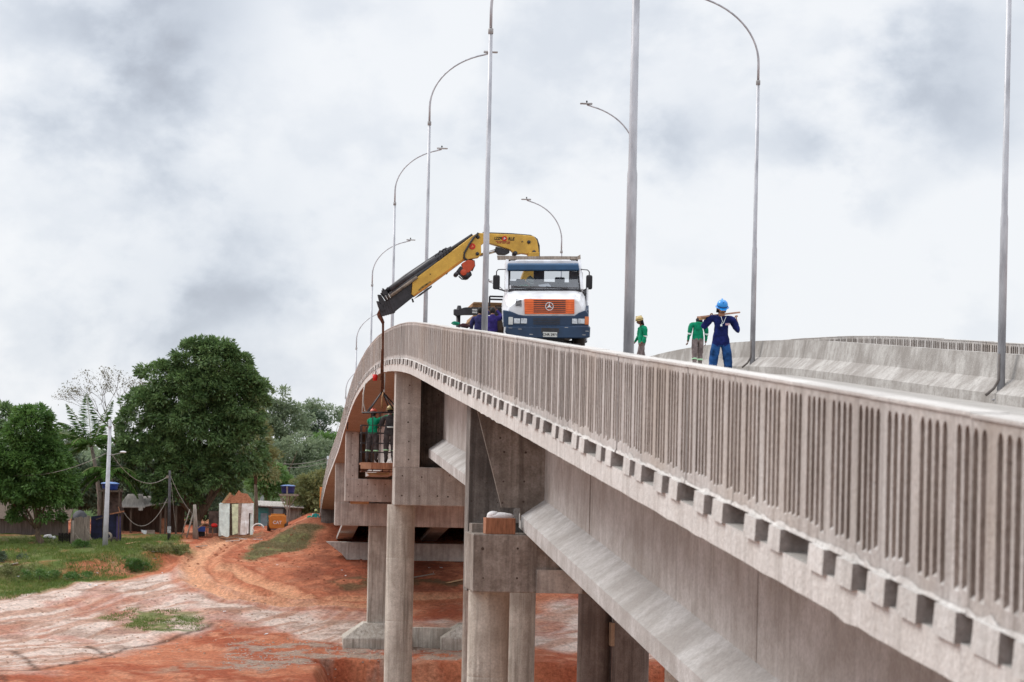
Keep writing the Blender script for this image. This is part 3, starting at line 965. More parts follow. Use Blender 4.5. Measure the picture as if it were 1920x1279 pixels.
# fourth pier, on a stepped footing
Y4 = 144.3
b4t, b4b = PY(628.5, 942, Y4), PY(628.5, 985, Y4)
mb = MB(); mb.box(b4t.x, Y4, b4b.z, 16.2, Y4 + 1.6, b4t.z)
pier = mb.build('pier', C_PIERL, BR, label='fourth pier on a broad stepped footing in the red clay', bevel=.03)
mb = MB(); mb.box(b4t.x, Y4 + .02, b4t.z, PY(655, 900, Y4).x, Y4 + 1.2, soff(Y4) + .06); mb.build('pier_wall', C_PIERL, pier)
mb = MB(); mb.box(PY(655, 900, Y4).x, Y4 + .9, b4t.z, 15.9, Y4 + 1.4, soff(Y4) + .06); mb.build('diaphragm', C_PIER, pier)
ft = PY(700, 1168, Y4).z; fb = PY(700, 1222, Y4).z
for px in (708.5, 890):
    xx = PY(px, 1080, Y4 + .8).x
    mb = MB(); mb.box(xx - .6, Y4 + .2, ft - .1, xx + .6, Y4 + 1.4, b4b.z + .01); mb.build('column', C_COL, pier, bevel=.05)
    hw = 2.05; mid = PY(px, 1196, Y4).z
    mb = MB()
    lo = [(xx - hw, Y4 - .9), (xx + hw, Y4 - .9), (xx + hw, Y4 + 2.5), (xx - hw, Y4 + 2.5)]
    hi = [(xx - .85, Y4 - .1), (xx + .85, Y4 - .1), (xx + .85, Y4 + 1.7), (xx - .85, Y4 + 1.7)]
    vs = [(a, b, fb - .8) for a, b in lo] + [(a, b, mid) for a, b in lo] + [(a, b, ft) for a, b in hi]
    mb.add(vs, [(3, 2, 1, 0), (8, 9, 10, 11)] + [(i, (i + 1) % 4, (i + 1) % 4 + 4, i + 4) for i in range(4)] + [(i + 4, (i + 1) % 4 + 4, (i + 1) % 4 + 8, i + 8) for i in range(4)])
    mb.build('footing', C_COL, pier, bevel=.05)
a = PY(735, 1176, Y4 + .6); b = PY(850, 1218, Y4 + .6)
mb = MB(); mb.box(a.x - .5, Y4 + .5, b.z - .6, PY(905, 1200, Y4).x, Y4 + 1.1, a.z); mb.build('tie_beam', C_COL, pier)

# bent at the foot of the far slope and the far abutment
Y5 = 170.5
q = pyl([(612, 1016), (1000, 1012), (1000, 1048), (870, 1048), (650, 1049), (640, 1040)], Y5)
mb = MB(); mb.prism([(q[0][0], q[0][1]), (16.2, q[0][1]), (16.2, q[4][1]), (q[4][0], q[4][1]), (q[5][0], q[5][1] + .1)], Y5, Y5 + 1.6)
pier = mb.build('pier', C_PIERL, BR, label='low bent cap on the red slope below the far abutment')
for px in (657, 795, 930): mb = MB(); xx = PY(px, 1050, Y5 + .8).x; mb.box(xx - .55, Y5 + .3, -9, xx + .55, Y5 + 1.4, q[4][1] + .01); mb.build('column', C_COL, pier)
Y6 = 182.9
a = PY(603.5, 962, Y6); b = PY(630, 1000, Y6)
mb = MB(); mb.box(3.42, Y6, b.z - .6, 16.2, Y6 + 1.0, T(Y6) - 1.38)
mb.build('abutment', C_DARK, BR)
mb = MB(); mb.box(3.40, Y6 - .12, b.z - .7, 16.2, Y6, b.z - .45); mb.build('abutment_ledge', C_PIER, BR)
# ------------------------------------------------------------------ lamp posts
LG = 'curved galvanised lamp posts along the bridge'


def lamp(x, Y, zhead, sg, reach, label):
    zb = T(Y) - 1.08
    root = thing('lamp_post', label, 'lamp post', (x, Y, zb), LG)
    zs = zhead - 1.95
    zj = max(zb + 1, zs - .55)
    mb = MB()
    mb.tube([(x, Y, zb), (x, Y, zb + (zj - zb) * .42), (x, Y, zb + (zj - zb) * .43), (x, Y, zj)], [.078, .073, .060, .050], 14)
    mb.lathe([(.0, .012), (.17, .012), (.17, 0), (0, 0)], (x, Y, zb), 12, False)
    mb.build('pole', GALV, root)
    mb = MB(); mb.lathe([(.058, -.07), (.064, -.06), (.064, .06), (.05, .07)], (x, Y, zj), 12)
    mb.build('collar', STEEL_GRY, root)
    pts = [(x, Y, zj), (x, Y, zs)]
    for k in range(1, 15):
        t = k / 14 * R(74)
        pts.append((x + sg * (reach - .25) * (1 - math.cos(t)) / (1 - math.cos(R(74))), Y, zs + 1.87 * math.sin(t) / math.sin(R(74))))
    xe = x + sg * (reach - .25)
    pts.append((x + sg * (reach - .05), Y, zs + 1.93))
    mb = MB(); mb.tube(pts, [.036] * 3 + [.029] * (len(pts) - 3), 10); mb.build('arm', GALV, root)
    mb = MB(); xa, xb = x + sg * (reach - .26), x + sg * (reach + .22); zc = zs + 1.97
    mb.add([(xa, Y - .06, zc - .03), (xb, Y - .08, zc - .02), (xb, Y + .08, zc - .02), (xa, Y + .06, zc - .03),
            (xa, Y - .04, zc + .04), (xb, Y - .09, zc + .02), (xb, Y + .09, zc + .02), (xa, Y + .04, zc + .04)],
           [(0, 3, 2, 1), (4, 5, 6, 7), (0, 1, 5, 4), (1, 2, 6, 5), (2, 3, 7, 6), (3, 0, 4, 7)])
    hd = mb.build('lamp_head', STEEL_GRY, root, bevel=.01)
    mb = MB(); mb.lathe([(.0, .10), (.03, .09), (.034, .03), (.015, .02), (.015, -.02)], ((xa + xb) / 2 - sg * .02, Y, zc + .03), 10)
    mb.build('light_sensor', PLASTIC_BLK, hd)
    return root


heads = {2: 98, 3: 281, 4: 454, 5: 587, 6: 689}
lab = {0: 'thick lamp post rising from the left railing, nearest of its row',
       1: 'lamp post standing in front of the crane boom, left of the truck cab',
       2: 'lamp post whose lamp head ends beside the pole in front of the crane',
       3: 'lamp post partly behind the black boom tip, fourth of the left row',
       4: 'lamp post left of the boom tip with its lamp above the boom',
       5: 'lamp post beyond the crest whose lamp is hidden behind the boom tip',
       6: 'short looking lamp post just above the far railing end, last of the left row'}
for n, (px, py) in enumerate([(1178.5, 660), (908.5, 617), (797.5, 600), (735.5, 612), (695.5, 650), (667.5, 690), (648.5, 740)]):
    p = PXX(px, py, 4.97)
    Zc = p.y * cth + p.x * sth
    zh = (900 - heads[n]) * Zc / F if n in heads else T(p.y) + 9.65
    lamp(4.97, p.y, zh, 1, 2.08, lab[n])
labr = ['lamp post on the right barrier at the right edge of the photo', 'lamp post behind the worker in blue, its arm leaving the top of the photo',
        'lamp post hidden behind the thick near pole, only its arm showing to the left', 'lamp post behind the truck roof with its arm bending left',
        'farthest lamp of the right row, its head peeping out left of the truck mirror']
yr = PXX(1876.5, 720, 13.75).y
for n in range(5):
    Y = yr + 24.45 * n
    zh = [0, 0, 14.78, (900 - 375) * (Y * cth + 13.75 * sth) / F, (900 - 529) * (Y * cth + 13.75 * sth) / F][n] or (14.25 if n == 1 else T(Y) + 9.7)
    r_ = lamp(13.75, Y, zh, -1, [2, 2, 2.0, 1.82, 1.5][n] if n > 1 else 2.05, labr[n])
    if n < 2:
        mb = MB()
        z0 = T(Y) - .2
        mb.tube([(13.69, Y - .05, z0 + .0), (13.69, Y - .05, z0 - .5), (13.60, Y - .05, z0 - .66), (13.44, Y - .06, z0 - .80)], .028, 8)
        mb.build('cable_conduit', mat('conduit_grey', (.16, .14, .13), .7, .15), r_)

# ------------------------------------------------------------------ the crane truck
TY = 69.2


def Q(x, y, dy=0.0): return PY(x, y, TY + dy)


def loft(mb, secs, caps=(True, True), mi=0, smooth=False):
    n = len(secs[0]); vs = [p for s in secs for p in s]; fs = []
    for j in range(len(secs) - 1):
        for i in range(n):
            fs.append((j * n + i, j * n + (i + 1) % n, (j + 1) * n + (i + 1) % n, (j + 1) * n + i))
    if caps[0]: fs.append(tuple(range(n)))
    if caps[1]: fs.append(tuple(range((len(secs) - 1) * n, len(secs) * n)))
    return mb.add(vs, fs, smooth, mi)


def qpoly(pts, dy): return [Q(x, y, dy) for x, y in pts]


tk = thing('crane_truck', 'white and blue lorry with orange grille and yellow loader crane on the bridge', 'truck', (Q(1024, 660, 3).x, TY + 4, T(TY + 2) - 1.06))
ZD = T(TY + 1) - 1.07
# bonnet
mb = MB()
loft(mb, [qpoly([(943, 613), (941, 572), (943, 556), (949, 546.5), (960, 543.5), (1080, 543.5), (1091, 546.5), (1097, 556), (1099, 572), (1099, 613)], 1.25),
          qpoly([(944, 613), (942, 578), (946, 563), (954, 553), (973, 549.5), (1076, 549.5), (1089, 553), (1095, 563), (1098, 578), (1098, 613)], .65),
          qpoly([(946, 613), (945, 586), (950, 572), (963, 562), (981, 557), (1079, 557), (1089, 562), (1094, 572), (1097, 586), (1098, 613)], .16),
          qpoly([(950, 613), (951, 589), (956, 576), (968, 566), (984, 560), (1077, 560), (1085, 566), (1090, 576), (1093, 589), (1094, 613)], 0.0)])
mb.build('bonnet', WHITE, tk, bevel=.02)
mb = MB(); mb.prism([(p.x, p.z) for p in qpoly([(967.5, 564), (979, 564), (979, 575.5), (967.5, 575.5)], -.02)], TY - .012, TY + .02)
for k in range(5):
    a = Q(966.5, 562.4 + k * 2.6, .04); b = Q(978, 563.4 + k * 2.6, .0); mb.bar((a.x, TY - .02, a.z), (b.x, TY - .02, b.z), .03, .018, mi=1)
mb.build('air_vent', [WHITE, STEEL_BLK], tk)
# front panel under the bonnet
mb = MB()
pf = [(943, 581), (956, 583), (972, 589.5), (985, 591.5), (1078, 591.5), (1086, 586), (1099, 581), (1104, 588), (1104, 613), (944, 613)]
loft(mb, [qpoly(pf, .62), qpoly(pf, .02), qpoly([(x + (1.5 if x < 1024 else -1.5), y + (1 if y < 600 else 0)) for x, y in pf], -.05)])
mb.build('front_panel', NAVY, tk, bevel=.02)
mb = MB()
for k in range(4):
    a = Q(1000, 597.5 + k * 3.2, -.055); b = Q(1050, 597.8 + k * 3.2, -.055)
    mb.bar((a.x, TY - .052, a.z), (b.x, TY - .052, b.z), .02, .022)
mb.build('lower_louvres', STEEL_BLK, tk)
# wheel arch lips and fenders
for (xa, xb, nm) in ((940.5, 950, 'fender'), (1096, 1104, 'fender')):
    mb = MB(); loft(mb, [qpoly([(xa, 575), (xb, 572), (xb, 606), (xa + 1, 606)], 1.2), qpoly([(xa + 2, 583), (xb, 581), (xb, 604), (xa + 2, 604)], .25)])
    mb.build(nm, WHITE if xa < 1000 else NAVY, tk, bevel=.02)
# grille with star
mb = MB()
mb.prism([(p.x, p.z) for p in qpoly([(983, 560.5), (1077, 561.5), (1077, 588.5), (984, 589)], -.03)], TY - .05, TY + .05)
gr = mb.build('grille', ORANGE, tk, bevel=.01)
mb = MB()
for k in range(7):
    a = Q(1000.5, 563.6 + k * 3.55, -.05); b = Q(1060.5, 563.9 + k * 3.55, -.05)
    mb.bar((a.x, TY - .053, a.z), (b.x, TY - .053, b.z), .012, .026)
mb.build('slot', STEEL_BLK, gr)
mb = MB()
for k in range(5):
    for xa, xb in ((984.5, 999.5), (1061.5, 1076)):
        a = Q(xa, 567 + k * 4.3, -.05); b = Q(xb, 567.2 + k * 4.3, -.05)
        mb.bar((a.x, TY - .051, a.z), (b.x, TY - .051, b.z), .006, .01)
mb.build('side_slot', mat('orange_shade', (.40, .07, .02), .6, .1), gr)
c = Q(1030, 574.6, -.06); c.y = TY - .066
mb = MB(); ring = [(c.x + .112 * math.cos(t), c.y, c.z + .112 * math.sin(t)) for t in [k * math.pi / 12 for k in range(25)]]
mb.tube(ring, .011, 6)
for k in range(3):
    t = math.pi / 2 + k * 2 * math.pi / 3
    tip = (c.x + .105 * math.cos(t), c.z + .105 * math.sin(t))
    a = (c.x + .026 * math.cos(t + math.pi / 3), c.z + .026 * math.sin(t + math.pi / 3)); b = (c.x + .026 * math.cos(t - math.pi / 3), c.z + .026 * math.sin(t - math.pi / 3))
    mb.add([(c.x, c.y - .02, c.z), (a[0], c.y, a[1]), (tip[0], c.y, tip[1]), (b[0], c.y, b[1])], [(0, 1, 2), (0, 2, 3), (1, 3, 2), (0, 3, 1)])
mb.build('star_emblem', mat('emblem_silver', (.72, .73, .75), .3, .05, metal=.3), gr)
# lamps
for (xa, ya, xb, yb, m, nm) in ((963.5, 597, 975, 607, LAMPG, 'headlight'), (976.5, 597, 988, 607, LAMPG, 'headlight'), (1072.5, 597.5, 1082.5, 607.5, LAMPG, 'headlight'), (1084, 597.5, 1096, 607.5, LAMPG, 'headlight'),
                                (953.5, 594.5, 961.5, 609, PLATE, 'indicator'), (1096.5, 593.5, 1104, 609, ORANGEL, 'indicator')):
    mb = MB(); a = Q(xa, ya, -.05); b = Q(xb, yb, -.05); mb.box(a.x, TY - .075, b.z, b.x, TY - .03, a.z); mb.build(nm, m, tk, bevel=.01)
# bumper
mb = MB()
bp = [(948, 612), (1104, 610.5), (1107, 614), (1106, 632.5), (1098, 634.5), (1000, 634.5), (952, 632), (947, 622)]
loft(mb, [qpoly(bp, .45), qpoly(bp, -.12), qpoly([(x + (1.5 if x < 1024 else -1.5), y + (1.5 if y < 620 else -1.5)) for x, y in bp], -.2)])
bu = mb.build('bumper', NAVY, tk, bevel=.015)
mb = MB(); a = Q(1015, 615, -.2); b = Q(1048, 624, -.2); mb.box(a.x, TY - .21, b.z, b.x, TY - .19, a.z); mb.build('tow_opening', STEEL_BLK, bu)
for (sx, sy) in ((957, 615), (975, 617), (1062, 614), (1095, 628), (1101, 621), (996, 627)):
    mb = MB(); a = Q(sx, sy, -.2); mb.box(a.x - .05, TY - .203, a.z - .008, a.x + .05, TY - .197, a.z + .01); mb.build('scratch', STEEL_GRY, bu)
mb = MB(); a = Q(1018, 622.3, -.22); b = Q(1044.5, 632.2, -.22); mb.box(a.x, TY - .235, b.z, b.x, TY - .215, a.z)
pl = mb.build('number_plate', PLATE, tk)


def text(s, size, loc, mat_, parent, name='lettering', ext=.004, rotx=90, rotz=0, bold=0.0, shear=0.0, sx=1.0):
    cu = bpy.data.curves.new(name, 'FONT'); cu.body = s; cu.size = size; cu.extrude = ext; cu.align_x = 'CENTER'; cu.align_y = 'CENTER'
    cu.offset = bold; cu.shear = shear
    to = bpy.data.objects.new(name, cu); COL.objects.link(to)
    dg = bpy.context.evaluated_depsgraph_get(); dg.update()
    me = bpy.data.meshes.new_from_object(to.evaluated_get(dg))
    bpy.data.objects.remove(to)
    M = Matrix.Translation(Vector(loc) - (worldloc(parent) if parent else Vector())) @ Matrix.Rotation(R(rotz), 4, 'Z') @ Matrix.Rotation(R(rotx), 4, 'X') @ Matrix.Diagonal((sx, 1, 1, 1))
    me.transform(M); me.materials.clear(); me.materials.append(mat_)
    o = bpy.data.objects.new(name, me); COL.objects.link(o); o.parent = parent
    return o


text('CNR 2971', .098, ((a.x + b.x) / 2, TY - .238, (a.z + b.z) / 2 - .006), INK, pl, bold=.0015)
# cab: shell with windscreen opening
mb = MB()
rf = 2.75
A0, A1 = Q(955, 543.5, 1.22), Q(1088, 544, 1.22); B0, B1 = Q(953.5, 507, 1.62), Q(1083.5, 507, 1.62)
for (p, q_, w) in ((Q(949.5, 545, 1.2), Q(950.5, 489, 1.72), .10), (Q(1091, 545, 1.2), Q(1086, 489, 1.72), .10)):
    mb.bar(p, q_, .085, .16, upv=(0, 1, 0))
loft(mb, [qpoly([(950, 507), (950, 493), (958, 488.8), (1080, 488.8), (1087, 493), (1087, 507)], 1.6), qpoly([(947, 508), (946, 494), (956, 489.5), (1082, 489.5), (1090, 494), (1091, 508)], 2.1),
          qpoly([(947, 508), (946, 494), (956, 489.5), (1082, 489.5), (1090, 494), (1091, 508)], rf + .02)])
loft(mb, [qpoly([(962, 491), (970, 487.5), (1066, 487.5), (1078, 491)], 1.7), qpoly([(960, 491), (968, 485.5), (1070, 485.5), (1080, 491)], 2.2), qpoly([(962, 491), (972, 487), (1068, 487), (1078, 491)], rf)])
# rear wall with two openings
x0, x1 = Q(946, 545, rf).x, Q(1091, 545, rf).x
zt_, zb_ = Q(1020, 507, rf).z, Q(1020, 545, rf).z
za, zc_ = Q(1020, 508.5, rf).z, Q(1020, 528, rf).z
ww = [Q(p, 520, rf).x for p in (957, 1000.5, 1020.5, 1067)]
mb.box(x0, TY + rf, zb_ - .6, x1, TY + rf + .05, zc_, 1)
for (u, v) in ((x0, ww[0]), (ww[1], ww[2]), (ww[3], x1)): mb.box(u, TY + rf, zc_, v, TY + rf + .05, zt_, 1)
# sides: lower doors, window posts
for xx in (x0, x1 - .05):
    mb.box(xx, TY + 1.2, ZD + .75, xx + .05, TY + rf, Q(1020, 541, 2).z, 0)
    mb.box(xx, TY + rf - .18, Q(1020, 545, 2).z, xx + .05, TY + rf, Q(1020, 505, 2).z, 0)
mb.box(x0, TY + 1.22, ZD + .7, x1, TY + rf, ZD + .75, 1)
cab = mb.build('cab', [WHITE, mat('cab_lining', (.20, .19, .20), .9, .1)], tk, bevel=.012)
mb = MB(); mb.add([A0, A1, B1, B0], [(0, 1, 2, 3)]); mb.build('windscreen', GLASS, tk)
mb = MB()
for (p, q_) in ((A0, B0), (B0, B1), (A1, B1), (A0, A1)): mb.bar(p, q_, .045, .05, upv=(0, 1, 0))
mb.build('windscreen_seal', STEEL_BLK, tk)
mb = MB(); loft(mb, [qpoly([(951.5, 506.5), (952.5, 494), (1084, 494), (1086.5, 506.5)], 1.60), qpoly([(951, 507.5), (952, 493.5), (1084.5, 493.5), (1087, 507.5)], 1.40), qpoly([(952.5, 506), (953, 496.5), (1084, 496.5), (1086, 506)], 1.34)])
mb.build('sun_visor', BLUEV, tk, bevel=.02)
mb = MB(); a = Q(958, 544, 1.3); b = Q(1086, 538.5, 1.9); mb.box(a.x, TY + 1.25, a.z - .1, b.x, TY + 1.75, Q(1020, 540, 1.75).z)
mb.build('dashboard', mat('dash_grey', (.13, .125, .13), .8, .1), tk)
for (xa, xb, yt) in ((1041, 1059, 519.5), (968, 985, 523)):
    mb = MB(); a = Q(xa, yt, 2.35); b = Q(xb, 530, 2.35); mb.box(a.x, TY + 2.35, b.z, b.x, TY + 2.47, a.z)
    mb.box(a.x - .1, TY + 2.35, b.z - .75, b.x + .1, TY + 2.5, b.z - .02); mb.build('seat', mat('seat_fabric', (.06, .06, .075), .9, .2), tk, bevel=.03)
mb = MB(); a = Q(1009, 536, 1.5); mb.add([Q(1009, 534.5, 1.55), Q(1028, 531.5, 1.6), Q(1034, 538, 1.4), Q(1017, 542.5, 1.35)], [(0, 1, 2, 3)])
tkp = mb.build('paper_sheet', PAPER, None)
tkp.modifiers.new('thickness', 'SOLIDIFY').thickness = .006
props(tkp, 'white paper sheet lying on the truck dashboard behind the windscreen', 'paper')
mb = MB(); mb.bar(Q(953, 545, 1.12), Q(1090, 545.5, 1.12), .12, .035); cw = mb.build('cowl', STEEL_BLK, tk)
for (u, v) in (((1012, 543.5), (964, 538)), ((1074, 543.5), (1024, 537.5))):
    mb = MB(); mb.bar(Q(*u, 1.13), Q(*v, 1.17), .022, .02); mb.build('wiper', STEEL_BLK, tk)
mb = MB(); sc_ = Q(1050, 538, 1.8); mb.tube([sc_ + Vector((.22 * math.cos(t), .09 * math.sin(t), .12 * math.sin(t))) for t in [k * math.pi / 10 for k in range(21)]], .016, 6); mb.build('steering_wheel', STEEL_BLK, tk)
for xx in (967, 1085):
    mb = MB(); mb.bar(Q(xx, 547.5 if xx < 1000 else 548, 1.0), Q(xx + (3 if xx < 1000 else -2), 553.5, .55), .012, .012); mb.build('bonnet_seam', STEEL_GRY, tk)
# mirrors
for (xa, xb, ya, yb, xp, yp) in ((924.5, 937, 515.5, 543, 949, 505), (1099, 1110.5, 515.5, 543, 1088, 505)):
    mb = MB(); a = Q(xa, ya, 1.25); b = Q(xb, yb, 1.25); mb.box(a.x, TY + 1.2, b.z, b.x, TY + 1.3, a.z)
    mr_ = mb.build('wing_mirror', PLASTIC_BLK, tk, bevel=.05)
    cx_ = (a.x + b.x) / 2; e0 = Q(xp, yp, 1.5); e1 = Q(xp, 546, 1.3); sgn = 1 if xa > 1000 else -1
    mb = MB(); mb.tube([e0, (cx_ - sgn * .05, TY + 1.3, e0.z - .03), (cx_, TY + 1.27, e0.z - .09), (cx_, TY + 1.27, a.z - .02)], .016, 6)
    mb.build('mirror_arm', STEEL_BLK, mr_)
    mb = MB(); mb.tube([(cx_, TY + 1.25, b.z + .03), e1], .022, 6); mb.build('mirror_arm', STEEL_BLK, mr_)
# roof board
mb = MB(); mb.prism([(p.x, p.z) for p in qpoly([(932, 479.5), (1000, 481), (1035, 480.5), (1082, 481), (1088, 477.5), (1088, 487), (1030, 486.5), (933, 487.5)], 1.95)], TY + 1.9, TY + 1.96)
mb.build('roof_board', WOODG, tk)
mb = MB()
for px in (957, 1072): a = Q(px, 487, 2.9); mb.box(a.x - .15, TY + 1.96, a.z - .10, a.x + .15, TY + 2.6, a.z + .0)
mb.build('board_bearer', STEEL_BLK, tk)
# running gear
for (px, dy, nm) in ((1084, .95, 0), (962, .95, 0)):
    cc = Q(px, 640, dy)
    for dyy in (dy, 5.6, 6.9):
        wx = cc.x if dyy == dy else cc.x
        mb = MB(); r_ = .50
        mb.lathe([(.30, -.15), (r_ - .06, -.15), (r_, -.10), (r_, .10), (r_ - .06, .15), (.30, .15)], (wx, TY + dyy, ZD + r_ + (T(TY + dyy) - T(TY + 1))), 24, axis='X')
        wh = mb.build('wheel', RUBBER, tk)
        mb = MB(); mb.lathe([(0, -.10), (.30, -.12), (.30, .12), (0, .10)], (wx, TY + dyy, ZD + r_ + (T(TY + dyy) - T(TY + 1))), 16, axis='X'); mb.build('rim', STEEL_GRY, wh)
xm = Q(1024, 600, 1).x
mb = MB(); mb.box(xm - .45, TY + .2, ZD + .45, xm + .45, TY + 8.6, ZD + .85); mb.box(xm - .9, TY + .1, ZD + .35, xm + .9, TY + .8, ZD + .6); mb.build('chassis', STEEL_BLK, tk)
mb = MB(); mb.box(xm - 1.22, TY + 3.95, ZD + 1.0, xm + 1.22, TY + 8.8, ZD + 1.16)
mb.box(xm - 1.25, TY + 3.9, ZD + 1.16, xm + 1.25, TY + 3.98, ZD + 1.9)
mb.build('load_bed', WOODD, tk)
mb = MB(); a = Q(941.5, 560, 3.4); b = Q(918, 560, 3.4)
for zz in (Q(930, 556, 3.4).z, Q(930, 561.5, 3.4).z): mb.bar((b.x, TY + 3.4, zz), (a.x + .1, TY + 3.4, zz), .03, .05)
mb.bar((b.x, TY + 3.4, Q(930, 556, 3.4).z), (b.x, TY + 3.4, Q(930, 575, 3.4).z), .05)
mb.build('side_rail', STEEL_BLK, tk)

# stabiliser on the truck's left
mb = MB()
mb.prism([(p.x, p.z) for p in qpoly([(851, 580), (862, 580), (868, 577.5), (873, 576.5), (960, 577), (960, 590), (868, 590.5), (856, 593), (851, 589)], 3.3)], TY + 3.2, TY + 3.5)
sb = mb.build('stabiliser_beam', STEEL_BLK, tk, bevel=.012)
mb = MB(); a = Q(859.5, 590, 3.35); mb.tube([(a.x, TY + 3.35, a.z), (a.x, TY + 3.35, T(TY + 3) - 1.05)], .065, 12); mb.lathe([(0, .04), (.2, .04), (.2, 0), (0, 0)], (a.x, TY + 3.35, T(TY + 3.3) - 1.07), 14, False)
mb.lathe([(.05, .1), (.08, 0)], (a.x + .02, TY + 3.35, Q(860, 579, 3.3).z), 10)
mb.build('stabiliser_leg', STEEL_BLK, sb)
mb = MB()
for yy in (580.5, 585.5): a = Q(891, yy, 3.2); mb.box(a.x - .09, TY + 3.185, a.z - .03, a.x + .06, TY + 3.2, a.z + .02)
mb.build('maker_plate', PLATE, sb)

# crane column and booms
YC = 73.9


def cp(pts, Y=YC): return [(p.x, p.z) for p in (PY(x, y, Y) for x, y in pts)]


mb = MB(); mb.prism(cp([(967, 590), (962, 560), (985, 500), (990, 474), (1010, 474), (1006, 520), (1000, 560), (1004, 590)]), YC - .25, YC + .25)
cz = PY(985, 590, YC)
mb.box(cz.x - .55, YC - .45, ZD + .8, cz.x + .55, YC + .45, cz.z + .1)
mb.build('crane_column', YELLOW, tk, bevel=.02)
mb = MB(); mb.prism(cp([(892, 443), (897, 437.5), (910, 438.5), (975, 441), (1000, 443.5), (1006, 452), (1009, 470), (1008, 480), (996, 482), (992, 478), (978, 476), (966, 478), (956, 469), (930, 461), (915, 456.5), (907, 456), (900, 462), (893, 455)]), YC - .17, YC + .17)
inn = mb.build('inner_boom', YELLOW, tk, bevel=.02)
for (px, py, rr) in ((990.5, 455, .055), (1000, 474, .06), (965, 476, .07), (895, 446, .06), (978, 454, .02)):
    a = PY(px, py, YC); mb = MB(); mb.lathe([(0, -.205), (rr, -.2), (rr, .2), (0, .205)], (a.x, YC, a.z), 14, axis='Y'); mb.build('pivot_pin', STEEL_BLK, inn)
a = PY(962, 447, YC)
def yp(px, py): q_ = PY(px, py, YC - .2); return (q_.x, YC - .176, q_.z)
x1_, z1_ = yp(934.0, 447)[0], yp(936, 446.6)[2]
text('LZZPP', .125, yp(934.4, 447.0), INK, inn, bold=.003, shear=.2, sx=.72)
text('RLE', .135, yp(958.5, 448.0), INK, inn, bold=.004, shear=.2, sx=.9)
mb = MB()
for (xa, xb, yy_) in ((929.5, 935, 452.2), (936, 945, 452.6), (946, 951, 453), (952, 957, 453.4), (932, 940, 455), (941.5, 948, 455.3), (950, 956, 455.8)):
    u = yp(xa, yy_); w = yp(xb, yy_ + .2); mb.box(u[0], YC - .178, u[2] - .014, w[0], YC - .17, u[2] + .014)
mb.build('sign_underline', mat('lettering_red', (.30, .07, .03), .6, .1), inn)
mb = MB(); q_ = yp(946.2, 447.2); mb.lathe([(0, -.006), (.078, -.006), (.078, .01), (0, .01)], q_, 20, False, axis='Y'); mb.build('red_disc', REDP, inn)
mb = MB(); mb.add([(q_[0] - .03, q_[1] - .012, q_[2] - .04), (q_[0] + .045, q_[1] - .012, q_[2] + .005), (q_[0] - .02, q_[1] - .012, q_[2] + .045)], [(0, 1, 2)]); mb.build('disc_arrow', PLATE, inn)
# hoses over the boom
mb = MB()
for k, (dx, dyy) in enumerate(((0, 0), (3, 2.5), (-3, -1))):
    mb.tube([PY(905, 436.8 - k * .3, YC - .1 + .08 * k), PY(960, 439 - k * .3, YC - .1 + .08 * k), PY(995, 441.5, YC - .1 + .08 * k), PY(1004 + dx, 446 + dyy, YC - .1 + .08 * k), PY(1009 + dx * .6, 458 + dyy, YC - .1 + .08 * k), PY(1010 + dx * .4, 483, YC - .1 + .08 * k)], .022, 6)
mb.tube([PY(897, 437, YC - .2), PY(888, 446, YC - .24), PY(880, 458, YC - .26), PY(871, 474, YC - .26), PY(870, 484, YC - .26), PY(880, 490, YC - .2), PY(886, 492, YC - .1)], .035, 6)
mb.build('hydraulic_hose', WIRE, inn)
mb = MB(); mb.prism(cp([(929, 463), (955, 470), (954.5, 475), (947, 478.5), (934, 478), (929, 472)]), YC - .13, YC + .13); mb.build('boom_cylinder', STEEL_BLK, inn, bevel=.02)
mb = MB()
for d_ in (-.07, .07): mb.tube([PY(900, 478.5 + (d_ * 8), YC + d_), PY(932, 469.5 + d_ * 14, YC + d_)], .04, 8)
mb.build('boom_cylinder_rod', CHROME, inn)
# outer boom
mb = MB(); mb.prism(cp([(773, 527), (886, 442.5), (893, 439), (901, 453), (901.5, 478), (897, 483.5), (889, 485), (872, 488.5), (860, 493), (776, 556), (771, 553)]), YC - .2, YC + .2)
ob = mb.build('outer_boom', YELLOW, tk, bevel=.02)
for (px, py, rr) in ((894, 477, .055), (838, 513, .015), (806, 515, .015)):
    a = PY(px, py, YC); mb = MB(); mb.lathe([(0, -.225), (rr, -.22), (rr, .22), (0, .225)], (a.x, YC, a.z), 12, axis='Y'); mb.build('pivot_pin', STEEL_BLK, ob)
a = PY(885.5, 462, YC - .2); mb = MB(); mb.lathe([(0, -.012), (.095, -.012), (.095, .0), (0, .0)], (a.x, YC - .2, a.z), 20, False, axis='Y'); mb.build('round_badge', REDP, ob)
mb = MB(); mb.add([(a.x - .04, YC - .215, a.z - .045), (a.x + .05, YC - .215, a.z - .01), (a.x + .0, YC - .215, a.z + .055)], [(0, 1, 2)]); mb.build('badge_mark', ORANGEL, ob)
mb = MB(); mb.prism(cp([(874, 486), (809, 534), (776, 557), (776, 553.5), (806, 531), (872, 483)]), YC - .215, YC + .215); mb.build('boom_flange', ORANGE if False else mat('boom_edge', (.50, .20, .03), .5, .15), ob)
mb = MB(); mb.prism(cp([(783, 545), (790, 538), (806, 528), (810, 532), (800, 539), (788, 547)]), YC - .206, YC - .2); mb.build('worn_patch', mat('boom_wear', (.22, .15, .05), .8, .4, 12), ob)
mb = MB(); mb.prism(cp([(786, 552), (809, 536), (809, 539), (790, 553), (777, 560)]), YC - .2, YC + .2); mb.build('lower_guard', STEEL_BLK, ob)
